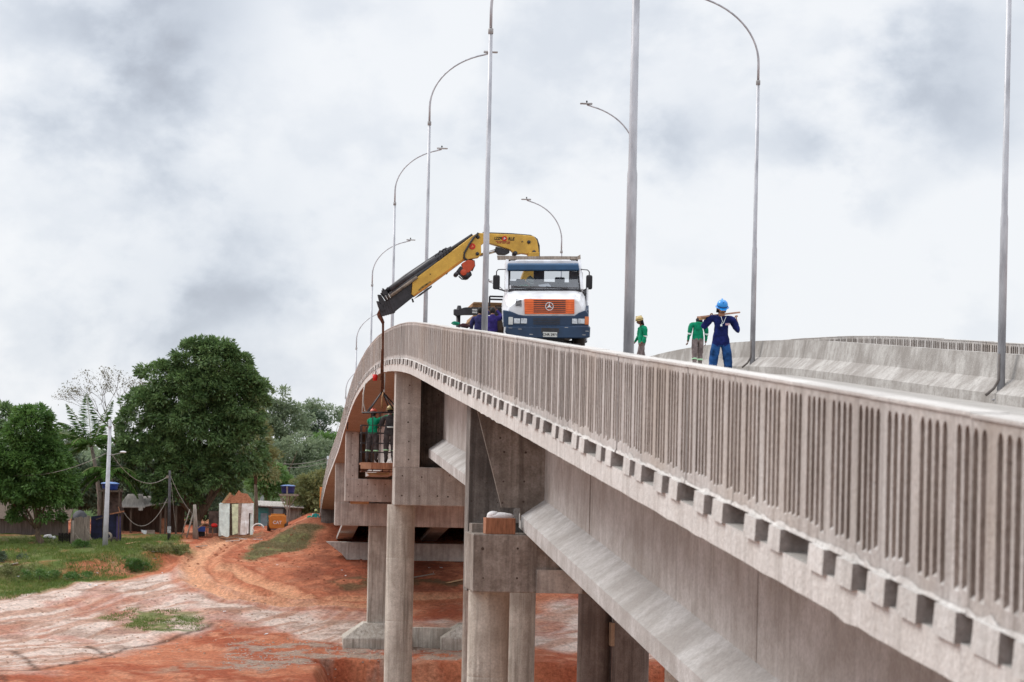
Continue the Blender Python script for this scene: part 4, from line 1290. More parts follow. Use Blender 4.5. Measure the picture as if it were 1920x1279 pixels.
# telescoping box, inner sections and extension cylinders
mb = MB(); mb.prism(cp([(774, 527), (770, 553), (776, 556), (741, 584), (733, 580), (728, 562), (740, 548)]), YC - .16, YC + .16); te = mb.build('telescopic_section', STEEL_BLK, ob, bevel=.015)
for k in range(6):
    a0 = 733 - k * 3.6; b0 = 581 + k * 2.4
    mb = MB(); mb.prism(cp([(a0 - 6, b0 - 21 + k * .5), (a0 - 1.5, b0 - 23.5 + k * .5), (a0 + 8 - k * .6, b0 + 5 - k * 1.2), (a0 + 4 - k * .8, b0 + 7.2 - k * 1.2)]), YC - .17 + k * .012, YC + .17 - k * .012)
    mb.build('section_head', STEEL_BLK, te, bevel=.01)
mb = MB(); mb.tube([PY(886, 440.5, YC), PY(845, 468, YC), PY(815, 489, YC)], [.05, .06, .06], 8)
mb.tube([PY(846, 467, YC - .05), PY(806, 494, YC - .05), PY(733, 545, YC - .05)], [.07, .125, .12], 10)
mb.tube([PY(842, 474, YC - .1), PY(777, 521, YC - .1), PY(722, 562, YC - .1)], [.05, .10, .10], 10)
mb.tube([PY(838, 466, YC + .1), PY(760, 520, YC + .1), PY(716, 554, YC + .1)], [.05, .085, .085], 10)
mb.build('extension_cylinder', STEEL_BLK, ob)
mb = MB(); mb.tube([PY(782, 519.5, YC - .215), PY(729, 558, YC - .215)], .05, 8); mb.build('cylinder_rod', mat('rod_tan', (.20, .155, .12), .4, .3, 5), ob)
mb = MB()
for (x_, y_) in ((724, 557), (729.5, 554)): q_ = PY(x_, y_, YC - .33); mb.bar((q_.x - .02, YC - .29, q_.z + .05), (q_.x + .05, YC - .29, q_.z - .07), .035, .02)
mb.build('white_mark', PLATE, ob)
mb = MB()
mb.prism(cp([(708, 553), (714, 553.5), (722, 566), (718, 574), (712, 570)]), YC - .15, YC + .15)
mb.prism(cp([(706, 565), (711, 566), (722, 582), (716, 585), (709, 575)]), YC - .15, YC + .15)
mb.prism(cp([(715, 545), (722, 543), (728, 551), (720, 556)]), YC - .1, YC + .1)
mb.build('boom_end_bracket', STEEL_BLK, ob)
mb = MB()
for (u, v, sg_) in (((717, 541), (722, 546), 0), ((773, 560), (775, 567), 0), ((838, 467), (846, 463), 0)): mb.tube([PY(*u, YC), PY(*v, YC)], .03, 6)
for (cx, cy, s_) in ((729, 541, 5), (827, 472, 4.5), (820, 478, 4), (833, 469, 4)):
    mb.tube([PY(cx - s_, cy + 3, YC - .1), PY(cx - s_ * .6, cy - 1.5, YC - .1), PY(cx + s_ * .4, cy - 2, YC - .1), PY(cx + s_, cy + 1.5, YC - .1)], .018, 5)
for k in range(5): a = PY(824 + k * 5, 485 - k * 4.0, YC - .15); mb.box(a.x - .035, YC - .2, a.z - .05, a.x + .035, YC - .1, a.z + .05)
mb.build('valve_and_hose', STEEL_BLK, ob)
# winch
a = PY(876, 504, YC)
mb = MB(); mb.prism(cp([(865, 495), (876, 488.5), (888, 490), (889.5, 499), (884, 507), (877, 513), (868, 511), (866, 503)]), YC - .26, YC + .15)
b = PY(868, 512, YC); mb.lathe([(0, -.29), (.10, -.28), (.10, .1), (0, .1)], (b.x, YC, b.z), 12, axis='Y'); mb.build('winch_drum', mat('winch_red', (.52, .075, .03), .5, .15, 4), ob, bevel=.02)
mb = MB(); mb.prism(cp([(856, 508), (862, 500), (868, 505), (872, 512), (882, 510), (884, 517), (878, 523), (868, 521), (862, 515)]), YC - .22, YC + .2)
for (px, py, rr) in ((855, 515, .07), (874, 517, .12), (866, 507, .05)):
    q_ = PY(px, py, YC); mb.lathe([(0, -.26), (rr, -.25), (rr, .2), (0, .2)], (q_.x, YC, q_.z), 12, axis='Y')
mb.tube([PY(888, 489, YC - .15), PY(889, 498, YC - .2), PY(884, 508, YC - .2)], .04, 6); mb.tube([PY(860, 518, YC), PY(866, 523.5, YC), PY(873, 524, YC)], .02, 5)
mb.bar(PY(884, 486, YC), PY(874, 505, YC), .12, .2)
mb.build('winch_bracket', STEEL_BLK, ob)
# hook
mb = MB(); mb.tube([PY(711, 588, YC), PY(712.5, 594, YC), PY(716.5, 601, YC), PY(718.5, 606, YC)], [.08, .07, .055, .05], 8)
mb.tube([PY(709, 584, YC), PY(715, 587, YC)], .09, 8)
mb.build('crane_hook', RUST, ob)

# timber stacked on the truck
for i, (xa, xb, ya, yb, n_) in enumerate(((884, 940, 567, 577, 4), (883.5, 899, 591, 602.5, 3))):
    mb = MB(); rw = random.Random(i)
    a = Q(xa, ya, 4.2); b = Q(xb, yb, 4.2); hh = (a.z - b.z) / n_
    for k in range(n_):
        o_ = rw.uniform(-.05, .05)
        mb.box(a.x + .02 * k + o_ * .5, TY + 4.0 + o_, b.z + hh * k + .006, b.x, TY + 6.6 + o_, b.z + hh * (k + 1))
    o = mb.build('timber_stack', WOODL, None, bevel=.01)
    props(o, ['stack of pale boards above the stabiliser beam on the truck bed', 'small bundle of brown boards under the stabiliser beam'][i], 'boards')
q_ = Q(878, 606, 2.2)
# green sheet and dark cloth on the railing
for (pts, nm, m, lbl, cat) in (([(847, 604), (852, 602.5), (862, 606), (861, 609), (852, 607.5)], 'green_sheet', GREENC, 'bright green plastic sheet lying on the railing under the stabiliser leg', 'sheet'),
                               ([(861, 609), (867, 606.5), (875, 607.5), (882, 611), (880, 614), (868, 612)], 'dark_cloth', cloth('maroon_cloth', (.07, .035, .04)), 'dark maroon cloth bundled on the railing beside the green sheet', 'cloth')):
    yy = PXX(pts[0][0], pts[0][1] + 4, 3.55).y
    p_ = pyl(pts, yy); mb = MB(); zc_ = T(yy)
    mb.prism(p_, yy - .12, yy + .35)
    o = mb.build(nm, m, None, bevel=.02); props(o, lbl, cat)
# ------------------------------------------------------------------ people


def person(label, loc, ang, pose, cols, helmet=None, s=1.0, hem=None, wide=1.1, hair=True, cat='person', flap=None, group=None, bands=(), armband=None, hide_legs=False):
    """one body: joints of a posed figure grown into one surface; forward is -Y before turning by ang"""
    shirt, pants, skin, boot = cols
    J = {'pel': ((0, 0, .96), .145), 'spi': ((0, .005, 1.12), .135), 'che': ((0, .01, 1.31), .155), 'nec': ((0, .01, 1.46), .062), 'hed': ((0, -.01, 1.54), .06)}
    for sd, k in ((-1, 'r'), (1, 'l')):
        J.update({'cl' + k: ((sd * .11, .01, 1.385), .09), 'sh' + k: ((sd * .20, .01, 1.385), .082), 'el' + k: ((sd * .262, .03, 1.13), .060), 'wr' + k: ((sd * .255, -.04, .89), .034), 'ha' + k: ((sd * .255, -.06, .83), .036),
                  'hp' + k: ((sd * .095, .0, .90), .105), 'kn' + k: ((sd * .105, -.015, .50), .078), 'an' + k: ((sd * .11, .02, .10), .055), 'to' + k: ((sd * .125, -.13, .045), .045)})
    hc = Vector((0, -.02, 1.625))
    for k, v in pose.items():
        if k == 'head': hc = Vector(v)
        elif k[0] != '_': J[k] = (v, J[k][1])
    E = [('pel', 'spi', 's'), ('spi', 'che', 's'), ('che', 'nec', 's'), ('nec', 'hed', 'k')]
    for k in 'rl':
        E += [('che', 'cl' + k, 's'), ('cl' + k, 'sh' + k, 's'), ('sh' + k, 'el' + k, 's'), ('el' + k, 'wr' + k, 's'), ('wr' + k, 'ha' + k, 'k'),
              ('pel', 'hp' + k, 'p'), ('hp' + k, 'kn' + k, 'p'), ('kn' + k, 'an' + k, 'p'), ('an' + k, 'to' + k, 'b')]
    names = list(J)
    me = bpy.data.meshes.new('skeleton')
    me.from_pydata([J[n][0] for n in names], [(names.index(a), names.index(b)) for a, b, c in E], [])
    o = bpy.data.objects.new('skeleton', me); COL.objects.link(o)
    md = o.modifiers.new('skin', 'SKIN'); md.use_smooth_shade = True; md.branch_smoothing = .6
    for i, n in enumerate(names):
        r = J[n][1]
        me.skin_vertices[0].data[i].radius = (r * 1.12 * wide, r * .86 * wide) if n in ('pel', 'spi', 'che') else (r * (wide if n[:2] in ('kn', 'hp', 'sh', 'el') else 1),) * 2
        me.skin_vertices[0].data[i].use_root = n == 'pel'
    sb_ = o.modifiers.new('sub', 'SUBSURF'); sb_.levels = 2; sb_.render_levels = 2
    dg = bpy.context.evaluated_depsgraph_get(); dg.update()
    bm_ = bpy.data.meshes.new_from_object(o.evaluated_get(dg))
    bpy.data.objects.remove(o)
    mb = MB()
    segs = [(Vector(J[a][0]), Vector(J[b][0]), c, a, b) for a, b, c in E]
    vs = []
    for v in bm_.vertices:      # folds of the cloth
        c = v.co; f_ = .016 if c.z < 1.4 and (Vector(J['har'][0]) - c).length > .14 and (Vector(J['hal'][0]) - c).length > .14 else 0
        q_ = Vector((c.x * 9 + loc[0], c.y * 9 + loc[1], c.z * 15))
        vs.append(c + v.normal * f_ * (mnoise.noise(q_) + .5 * mnoise.noise(q_ * 2.1)))
    rj_ = random.Random(len(label))
    mats_ = [shirt, pants, skin, boot, STRIP, STRIPW, HAIR]
    for p in bm_.polygons:
        c = p.center; best = None
        for a, b, t, na, nb in segs:
            ab = b - a; u = max(0, min(1, (c - a).dot(ab) / ab.length_squared)); d = (c - a - ab * u).length - (J[na][1] * (1 - u) + J[nb][1] * u)
            if best is None or d < best[0]: best = (d, t, u, na, nb)
        mi = {'s': 0, 'p': 1, 'k': 2, 'b': 3}[best[1]]
        if best[1] == 'p' and best[3].startswith('pel'): mi = 1
        if best[1] == 's' and best[3] == 'pel' and best[2] < .25: mi = 0
        if hem and mi in (0, 1) and best[3][:2] in ('pe', 'sp', 'hp') and best[4][:2] in ('sp', 'hp', 'kn', 'ch'): mi = 0 if c.z > hem else 1
        mb.f.append(list(p.vertices)); mb.sm.append(True); mb.mi.append(mi)
    mb.v += [tuple(v) for v in vs]
    # head: skull, jaw, nose, ears, eyes, mouth
    fwd = Vector((0, -1, 0)); tilt = pose.get('_tilt', 0.0); turn = pose.get('_turn', 0.0)
    Mh = Matrix.Rotation(turn, 3, 'Z') @ Matrix.Rotation(tilt, 3, 'X')
    hb = MB(); hb.ball((0, 0, .012), .076, .096, .112, 14, 10)
    hv = []
    for v in hb.v:
        x, y, z = v
        if z < -.02: x *= 1 - .30 * min(1, (-.02 - z) / .09); y = y * (1 - .18 * min(1, (-.02 - z) / .09)) - .012
        hv.append((x, y, z))
    hb.v = hv; hb.mi = [2] * len(hb.f)
    hb.add([(0, -.118, -.028), (.016, -.088, -.034), (-.016, -.088, -.034), (0, -.092, .018)], [(0, 1, 3), (0, 3, 2), (0, 2, 1)], True, 2)
    for sd in (-1, 1):
        hb.ball((sd * .078, .008, -.008), .012, .022, .032, 6, 5, 2); hb.ball((sd * .031, -.082, .008), .012, .008, .007, 6, 4, 6)
    hb.box(-.024, -.092, -.062, .024, -.08, -.055, 3)
    b0 = len(mb.v)
    for v in hb.v: mb.v.append(tuple(hc + Mh @ Vector(v)))
    for f, sm, mi in zip(hb.f, hb.sm, hb.mi): mb.f.append([i + b0 for i in f]); mb.sm.append(sm); mb.mi.append(mi)
    # hands: palm, four bent fingers of unequal length and a thumb from the side of the palm
    for k, sd in (('r', -1), ('l', 1)):
        w = Vector(J['wr' + k][0]); h = Vector(J['ha' + k][0]); d = (h - w).normalized(); el = Vector(J['el' + k][0])
        side = d.cross(Vector((sd * 1.0, .2, 0)))
        if side.length < .1: side = d.cross(Vector((0, 1, 0)))
        side.normalize(); curl = side.cross(d).normalized() * sd
        grip = pose.get('_grip', 0)
        for q in range(4):
            base = h + side * (q - 1.5) * .019 + d * .022; ln = (.062, .072, .068, .052)[q]
            if grip: pth = [base, base + d * ln * .45 + curl * .012, base + d * ln * .45 + curl * .042, base + d * ln * .1 + curl * .052]
            else: pth = [base, base + d * ln * .5, base + d * ln * .82 + curl * .014, base + d * ln * 1.0 + curl * .034]
            mb.tube(pth, [.0095, .009, .008, .006], 6, 2)
        tb = h - d * .018 + side * -.03
        mb.tube([tb, tb - side * .018 + d * .026 + curl * .01, tb - side * .02 + d * .052 + curl * .024], [.0115, .010, .007], 6, 2)
    # reflective bands round the limbs
    for (a, b, u, rr, mi) in bands:
        A = Vector(J[a][0]); B = Vector(J[b][0]); dd = (B - A).normalized()
        mb.tube([A.lerp(B, u) - dd * .022, A.lerp(B, u) + dd * .022], [rr, rr], 12, mi)
    if armband:
        for k in 'rl':
            A = Vector(J['el' + k][0]); B = Vector(J['wr' + k][0]); dd = (B - A).normalized(); mb.tube([A.lerp(B, .15) - dd * .025, A.lerp(B, .15) + dd * .025], [.064, .062], 12, 5)
    M = Matrix.Rotation(ang, 4, 'Z') @ Matrix.Scale(s, 4)
    L0 = Vector(loc)
    mb.v = [tuple(L0 + M @ Vector(v)) for v in mb.v]
    root = thing('person', label, cat, loc, group)
    mb.build('body', mats_, root)

    def hm(mb2): mb2.v = [tuple(L0 + M @ (hc + Mh @ Vector(v))) for v in mb2.v]; return mb2
    if helmet:
        m2 = MB(); m2.lathe([(.118, .030), (.122, .045), (.119, .085), (.102, .128), (.068, .158), (.03, .169), (0, .171)], (0, .004, 0), 18)
        m2.v = [(x * .93, y * 1.08, z) for x, y, z in m2.v]
        m2.lathe([(.11, .036), (.140, .028), (.140, .022), (.11, .026)], (0, .004, 0), 18)
        m2.add([(-.085, -.11, .035), (.085, -.11, .035), (.055, -.185, .018), (-.055, -.185, .018)], [(0, 1, 2, 3)])
        m2.box(-.012, -.10, .12, .012, .10, .176)
        hm(m2).build('helmet', helmet, root, bevel=.004)
        m2 = MB(); m2.lathe([(.121, .046), (.1225, .062), (.118, .07)], (0, .004, 0), 18); m2.v = [(x * .935, y * 1.09, z) for x, y, z in m2.v]
        hm(m2).build('helmet_band', mat('helmet_band', (.015, .05, .16), .5, .1) if helmet is HELM_B else HAIR, root)
    if hair:
        m2 = MB(); m2.ball((0, .018, .02), .083, .093, .102, 12, 8); m2.v = [(x, max(y, -.045 if z > .06 else .012), z) for x, y, z in m2.v]
        hm(m2).build('hair', HAIR, root)
    if flap:
        m2 = MB(); m2.add([(-.088, .0, .03), (-.10, .07, .02), (0, .125, .02), (.10, .07, .02), (.088, .0, .03), (.085, .005, -.05), (.10, .085, -.12), (0, .13, -.15), (-.10, .085, -.12), (-.085, .005, -.05)],
                          [(0, 1, 8, 9), (1, 2, 7, 8), (2, 3, 6, 7), (3, 4, 5, 6)], True)
        o2 = hm(m2).build('neck_flap', flap, root); o2.modifiers.new('thickness', 'SOLIDIFY').thickness = .008
    return root


def deck(Y): return T(Y) - 1.08


LEG2 = [('knr', 'anr', .45, .083, 4), ('knl', 'anl', .45, .083, 4)]
# the man in blue with a board across his shoulders
bp_ = PY(1352, 600, 49.4)
bl = person('worker in navy shirt, jeans and blue helmet carrying a board across his shoulders', (bp_.x, 49.4, deck(49.4) - .02), 0,
            {'head': (0, -.09, 1.585), '_tilt': .42, '_grip': 1, 'nec': (0, -.01, 1.43), 'hed': (0, -.06, 1.50),
             'spi': (0, .005, 1.10), 'che': (0, .01, 1.30), 'pel': (0, 0, .93), 'shr': (-.22, .02, 1.40), 'elr': (-.36, .05, 1.18), 'wrr': (-.235, .03, 1.37), 'har': (-.22, .04, 1.435), 'shl': (.22, .02, 1.39), 'ell': (.375, .05, 1.11), 'wrl': (.315, .03, 1.325), 'hal': (.30, .05, 1.395),
             'knr': (-.15, -.02, .5), 'knl': (.15, -.05, .5), 'anr': (-.17, .02, .1), 'anl': (.17, -.02, .1), 'hpr': (-.105, 0, .9), 'hpl': (.105, 0, .9)},
            (SHIRT_N, JEANS, SKIN, BOOT), HELM_B, 1.03, hem=.84, wide=1.2, hair=False, flap=cloth('dark_flap', (.02, .02, .025)))
mb = MB(); z0 = deck(49.4)
xa = bp_.x
mb.v = []
mb.tube([(xa - .03, 49.4 - .148, z0 + 1.44), (xa + .0, 49.4 - .165, z0 + 1.34), (xa - .025, 49.4 - .165, z0 + 1.27)], .005, 5); mb.tube([(xa + .08, 49.4 - .13, z0 + 1.44), (xa + .02, 49.4 - .165, z0 + 1.30), (xa - .025, 49.4 - .165, z0 + 1.27)], .005, 5)
mb.box(xa - .045, 49.4 - .175, z0 + 1.235, xa - .008, 49.4 - .165, z0 + 1.275); mb.build('lanyard', STRIPW, bl)
mb = MB(); mb.box(xa + .065, 49.4 - .15, z0 + 1.26, xa + .155, 49.4 - .142, z0 + 1.30); mb.build('shirt_badge', mat('badge_pink', (.5, .32, .36), .7, .15), bl)
mb = MB(); pb = [PY(1310.5, 594.5, 49.35), PY(1384, 586, 49.75)]
mb.bar(pb[0], pb[1], .15, .034); o = mb.build('carried_board', mat('board_pink', (.42, .24, .17), .85, .2, 4), None); props(o, 'reddish board resting across the shoulders of the worker in blue', 'board')
mb = MB(); mb.bar(PY(1312, 598, 49.3), PY(1345, 593.5, 49.7), .05, .045); o = mb.build('carried_batten', WOODL, None); props(o, 'short pale batten held under the carried board by the worker in blue', 'board')

# the two in green on the roadway
gx = PY(1309, 600, 72.2)
person('worker in green shirt and grey trousers walking away beside the worker in blue', (gx.x, 72.2, deck(72.2) - .02), math.pi,
       {'head': (-.05, -.17, 1.50), '_tilt': .6, 'nec': (0, -.04, 1.43), 'hed': (-.02, -.1, 1.46), 'knr': (-.09, -.08, .5), 'anr': (-.10, -.04, .1), 'knl': (.10, .05, .5), 'anl': (.11, .14, .12), 'wrl': (.29, -.02, .90), 'hal': (.30, -.04, .84)},
       (SHIRT_G, PANT_G, SKIND, BOOT), None, 1.0, hem=.93, wide=1.18, flap=cloth('dark_flap', (.02, .02, .025)), bands=LEG2, armband=True)
gx = PY(1204, 620, 77.5)
person('worker in green shirt and yellow helmet in profile beside the thick near lamp post', (gx.x, 77.5, deck(77.5) - .05), R(-80),
       {'head': (.0, -.09, 1.58), '_tilt': .25, 'nec': (0, -.02, 1.45), 'hed': (0, -.06, 1.51), 'ell': (.23, .05, 1.13), 'wrl': (.22, -.06, .91), 'hal': (.21, -.10, .86), 'wrr': (-.23, -.16, .93), 'har': (-.22, -.21, .88), 'elr': (-.24, -.02, 1.14),
        'knr': (-.1, .06, .5), 'anr': (-.1, .18, .12), 'knl': (.1, -.12, .5), 'anl': (.1, -.16, .1)},
       (SHIRT_G, PANT_G, SKIND, BOOT), HELM_Y, 1.02, hem=.9, wide=1.15, flap=cloth('dark_flap', (.02, .02, .025)), armband=True)
# two at the stabiliser controls, seen round the lamp post
vx = Q(925, 590, .9)
person('worker in violet shirt with raised arms beside the truck cab, right of the lamp post', (vx.x - .02, TY + .9, deck(TY + 1) - .02), math.pi,
       {'elr': (-.30, -.18, 1.42), 'wrr': (-.16, -.30, 1.62), 'har': (-.12, -.33, 1.67), 'ell': (.20, -.24, 1.38), 'wrl': (.10, -.36, 1.60), 'hal': (.10, -.38, 1.66), 'head': (0, -.07, 1.58), '_tilt': .3},
       (SHIRT_P, cloth('navy_trousers', (.012, .013, .04)), SKIND, BOOT), None, .98)
vx = Q(899.5, 590, 1.8)
person('bareheaded worker in dark blue standing behind the lamp post by the stabiliser beam', (vx.x, TY + 1.8, deck(TY + 2) - .02), R(150),
       {'head': (0, -.06, 1.60)}, (cloth('slate_shirt', (.04, .04, .12)), cloth('navy_trousers2', (.015, .015, .04)), SKIND, BOOT), None, .98)
# driver
dx_ = Q(987, 540, 2.0)
person('driver in green with a pale helmet bent over inside the truck cab', (dx_.x, TY + 2.05, Q(992, 527, 2).z - 1.42 * .95), R(20),
       {'pel': (0, .25, .92), 'spi': (0, .2, 1.06), 'che': (0, .06, 1.2), 'nec': (.06, -.02, 1.3), 'hed': (.08, -.06, 1.34), 'head': (.08, -.08, 1.40), '_tilt': .6, 'clr': (-.1, .03, 1.24), 'cll': (.1, .03, 1.24), 'shr': (-.18, .02, 1.22), 'shl': (.18, .02, 1.22),
        'elr': (-.24, -.15, 1.08), 'wrr': (-.2, -.33, 1.1), 'har': (-.19, -.39, 1.1), 'ell': (.24, -.1, 1.04), 'wrl': (.18, -.3, 1.06), 'hal': (.17, -.36, 1.06),
        'hpr': (-.1, .2, .88), 'hpl': (.1, .2, .88), 'knr': (-.12, -.2, .88), 'knl': (.12, -.2, .88), 'anr': (-.12, -.2, .5), 'anl': (.12, -.2, .5), 'tor': (-.12, -.32, .45), 'tol': (.12, -.32, .45)},
       (SHIRT_G, PANT_D, SKIN, BOOT), mat('pale_green_helmet', (.42, .50, .46), .4, .05), .95)

# ------------------------------------------------------------------ work basket on the crane
YB = 75.2


def bpt(x, y, dy=0.0): return PY(x, y, YB + dy)


wb = thing('work_basket', 'red timber work basket with a steel cage hanging from the crane hook', 'work basket', bpt(709, 868))
a, b = bpt(675, 868), bpt(743, 884)
mb = MB(); mb.box(a.x, YB - .55, a.z - .05, b.x, YB + .6, a.z)
mb.build('floor', WOODR, wb)
mb = MB(); mb.box(a.x, YB - .6, b.z + .06, bpt(694.5, 870).x, YB - .55, a.z + .02); mb.build('kick_board', mat('kick_pale', (.50, .27, .17), .85, .2, 3), wb)
mb = MB(); mb.box(bpt(694.5, 870).x, YB - .6, b.z + .06, b.x, YB - .55, a.z + .02); mb.build('kick_board', WOODR, wb)
mb = MB()
for zz in (bpt(700, 880).z, bpt(700, 884).z): mb.bar((a.x + .06, YB - .57, zz), (b.x, YB - .57, zz), .03); mb.bar((a.x + .06, YB + .57, zz), (b.x, YB + .57, zz), .03)
for px in (677, 686, 697, 716, 728, 741): x_ = bpt(px, 880).x; mb.bar((x_, YB - .57, bpt(px, 879).z), (x_, YB - .57, bpt(px, 885).z), .03); mb.bar((x_, YB - .57, bpt(px, 884).z), (x_, YB + .57, bpt(px, 884).z), .03)
mb.build('base_frame', RUST, wb)
mb = MB(); mb.prism([(p.x, p.z) for p in (bpt(687, 886), bpt(731, 886), bpt(727, 891), bpt(692, 891))], YB - .3, YB + .3); mb.build('skid_board', WOODL, wb)
mb = MB()
tops = bpt(700, 773).z
for px in (677.5, 688, 697.5, 712, 741):
    x_ = bpt(px, 800).x
    for yy in (YB - .57, YB + .57):
        zt2 = {677.5: bpt(0 + 677, 798).z, 688: bpt(688, 800).z}.get(px, tops)
        mb.bar((x_, yy, a.z), (x_, yy, zt2), .028)
for (yy_, x0p, x1p) in ((798, 677, 743), (812, 677, 743), (831, 677, 743), (848, 677, 743)):
    zz = bpt(700, yy_).z
    for yy in (YB - .57, YB + .57): mb.bar((bpt(x0p, yy_).x, yy, zz), (bpt(x1p, yy_).x, yy, zz), .022)
    mb.bar((bpt(x0p, yy_).x, YB - .57, zz), (bpt(x0p, yy_).x, YB + .57, zz), .022)
mb.tube([bpt(679, 774, -.57), bpt(741, 773, -.57)], .03, 6); mb.tube([bpt(679, 774, .57), bpt(741, 773, .57)], .03, 6)
mb.build('cage', STEEL_BLK, wb)
mb = MB(); mb.tube([bpt(686, 775, -.3), bpt(681.5, 757, -.2), bpt(681, 736, -.1)], .02, 6); mb.tube([bpt(679, 774, -.4), bpt(681.8, 735, -.2), bpt(684.5, 718, -.1)], .022, 6); mb.build('guide_pole', mat('pole_pale', (.5, .46, .42), .6, .1), wb)
mb = MB(); mb.tube([bpt(718.6, 735, -.1), bpt(716, 752, -.15), bpt(715.5, 766, -.1)], .03, 6); mb.build('rope_end', WOODL, wb)
mb = MB()
hk = bpt(717, 734)
for e in (bpt(690, 773, -.5), bpt(688, 773, .5), bpt(729, 764, .55), bpt(737, 766, -.5), bpt(744, 764, .4)): mb.tube([hk, e], .022, 6)
mb.build('sling_chain', STEEL_BLK, wb)
mb = MB(); t0 = PY(718.3, 605, YC)
mb.add([], []);
for k in (-1, 1): mb.bar(t0 + Vector((k * .015, 0, 0)), PY(718 + k * .4, 700, YC + .6), .042, .02); mb.bar(PY(718 + k * .4, 700, YC + .6), hk + Vector((k * .025, 0, 0)), .065, .04)
mb.bar(PY(716.5, 655, YC + .3), PY(714.5, 712, YC + .7), .05, .03)
mb.build('hoist_strap', ROPE, wb)
mb = MB(); mb.bar(PY(721, 700, YB - .1), PY(720, 735, YB - .1), .05, .02); mb.build('webbing_tail', PLATE, wb)
zf = a.z + .005
person('worker in green shirt and red helmet reaching out inside the hanging basket', (bpt(699, 860).x, YB + .05, zf), R(150),
       {'pel': (0, .05, .92), 'spi': (0, .02, 1.08), 'che': (0, -.05, 1.26), 'clr': (-.1, -.06, 1.34), 'cll': (.1, -.06, 1.34), 'shr': (-.18, -.07, 1.345), 'shl': (.18, -.07, 1.345), 'nec': (0, -.09, 1.40), 'hed': (.04, -.13, 1.46), 'head': (.08, -.15, 1.53), '_tilt': .2,
        'elr': (-.40, -.22, 1.46), 'wrr': (-.62, -.34, 1.56), 'har': (-.68, -.37, 1.58), 'ell': (.24, -.26, 1.14), 'wrl': (.06, -.42, 1.12), 'hal': (.02, -.45, 1.12), 'knl': (.13, .05, .5), 'anl': (.15, .1, .1)},
       (SHIRT_G, PANT_D, SKIND, BOOT), HELM_R, 1.0, hem=.93, bands=[('knr', 'anr', .3, .085, 4), ('knl', 'anl', .3, .085, 4)], armband=True)
person('worker in dark grey overalls and yellow helmet, back turned, in the hanging basket', (bpt(730, 860).x, YB - .12, zf), math.pi,
       {'elr': (-.25, -.08, 1.16), 'wrr': (-.12, -.26, 1.18), 'har': (-.08, -.3, 1.2), 'ell': (.28, -.06, 1.16), 'wrl': (.2, -.24, 1.2), 'hal': (.18, -.3, 1.22), 'head': (0, -.05, 1.6), '_tilt': .2},
       (cloth('charcoal_shirt', (.075, .07, .072)), PANT_D, SKIND, BOOT), HELM_Y, 1.02, hem=.86, wide=1.2, bands=[('knr', 'anr', .25, .088, 4), ('knl', 'anl', .25, .088, 4), ('pel', 'spi', .9, .155, 5)])
# far people on the slope by the abutment
for (px, pyh, hm_, shc, lbl, an, zz_) in ((592.5, 955, HELM_L, SHIRT_G if False else TEALC, 'far worker in teal shirt and lime helmet standing by the abutment', math.pi, 187.5), (581, 958.5, HELM_W, GREENC, 'far worker in green bending down with a pale helmet, left of the teal one', R(60), 188.5)):
    p = P(px, pyh, zz_)
    pose = {} if an == math.pi else {'head': (0, -.3, 1.42), 'nec': (0, -.16, 1.3), 'hed': (0, -.22, 1.36), 'che': (0, -.09, 1.2), '_tilt': .6}
    person(lbl, (p.x, p.y, p.z - 1.78), an, pose, (shc, PANT_D, SKIN, BOOT), hm_, 1.0)

# ------------------------------------------------------------------ odds and ends on the bridge edge
mb = MB(); p = PXX(703.5, 708, 3.33); mb.lathe([(0, -.11), (.075, -.11), (.095, .11), (.09, .11)], p, 14)
o = mb.build('red_bucket', mat('red_plastic', (.62, .02, .015), .4, .08), None); props(o, 'red bucket hanging at the slab edge left of the hoist strap', 'bucket')
mb = MB(); mb.tube([p + Vector((-.09, 0, .11)), p + Vector((0, 0, .30)), p + Vector((.09, 0, .11))], .008, 5); h_ = mb.build('handle', WIRE, o)
for (pa, pb_, pc, lbl) in (((704.5, 691), (722, 692), (704.5, 702), 'thin steel bracket hooked on the slab edge above the red bucket'), ((672, 717.5), (684.5, 715.5), (673.5, 728), 'thin steel bracket on the slab edge left of the red bucket')):
    Yb_ = PXX(pa[0], pa[1] + 6, 3.36).y
    q0, q1, q2 = PY(*pa, Yb_), PY(*pb_, Yb_), PY(*pc, Yb_)
    mb = MB(); mb.tube([q2, q0, q1], .022, 6); mb.tube([q1 + Vector((0, 0, .15)), q1 + Vector((0, 0, -.45))], .022, 6)
    o = mb.build('edge_bracket', STEEL_GRY, None); props(o, lbl, 'bracket', 'steel brackets on the slab edge')
Yb_ = PXX(650, 775, 3.38).y
mb = MB(); a = PY(646, 762, Yb_); b = PY(655, 778, Yb_); mb.box(a.x, Yb_ - .3, b.z, b.x, Yb_ - .1, a.z)
o = mb.build('edge_clamp', C_PIERL, None, bevel=.02); props(o, 'pale clamp box with a dark rod fixed to the railing of the falling span', 'clamp')
mb = MB(); mb.tube([PY(656, 766, Yb_ - .3), PY(653, 784, Yb_ - .3), PY(651.5, 805, Yb_ - .3)], .03, 6); mb.build('rod', STEEL_BLK, o)
mb = MB(); a = PY(912, 971, 43.85); b = PY(967.5, 998, 43.85); mb.box(a.x, 43.95, p1b.z, b.x, 44.5, a.z)
o = mb.build('bearing_box', WOODR, None, bevel=.01); props(o, 'brown timber form box on the nearest pier cap under the girder end', 'timber box')
mb = MB(); c = PY(938, 966, 44.15); mb.ball((c.x, 44.2, a.z + .02), .25, .18, .085, 14, 8); mb.ball((c.x - .12, 44.2, a.z + .05), .12, .14, .075); mb.ball((c.x + .12, 44.22, a.z + .03), .14, .14, .06)
o = mb.build('white_sack', SACK, None); props(o, 'white plastic sack lying on the brown timber box of the nearest pier', 'sack')
# ------------------------------------------------------------------ foliage


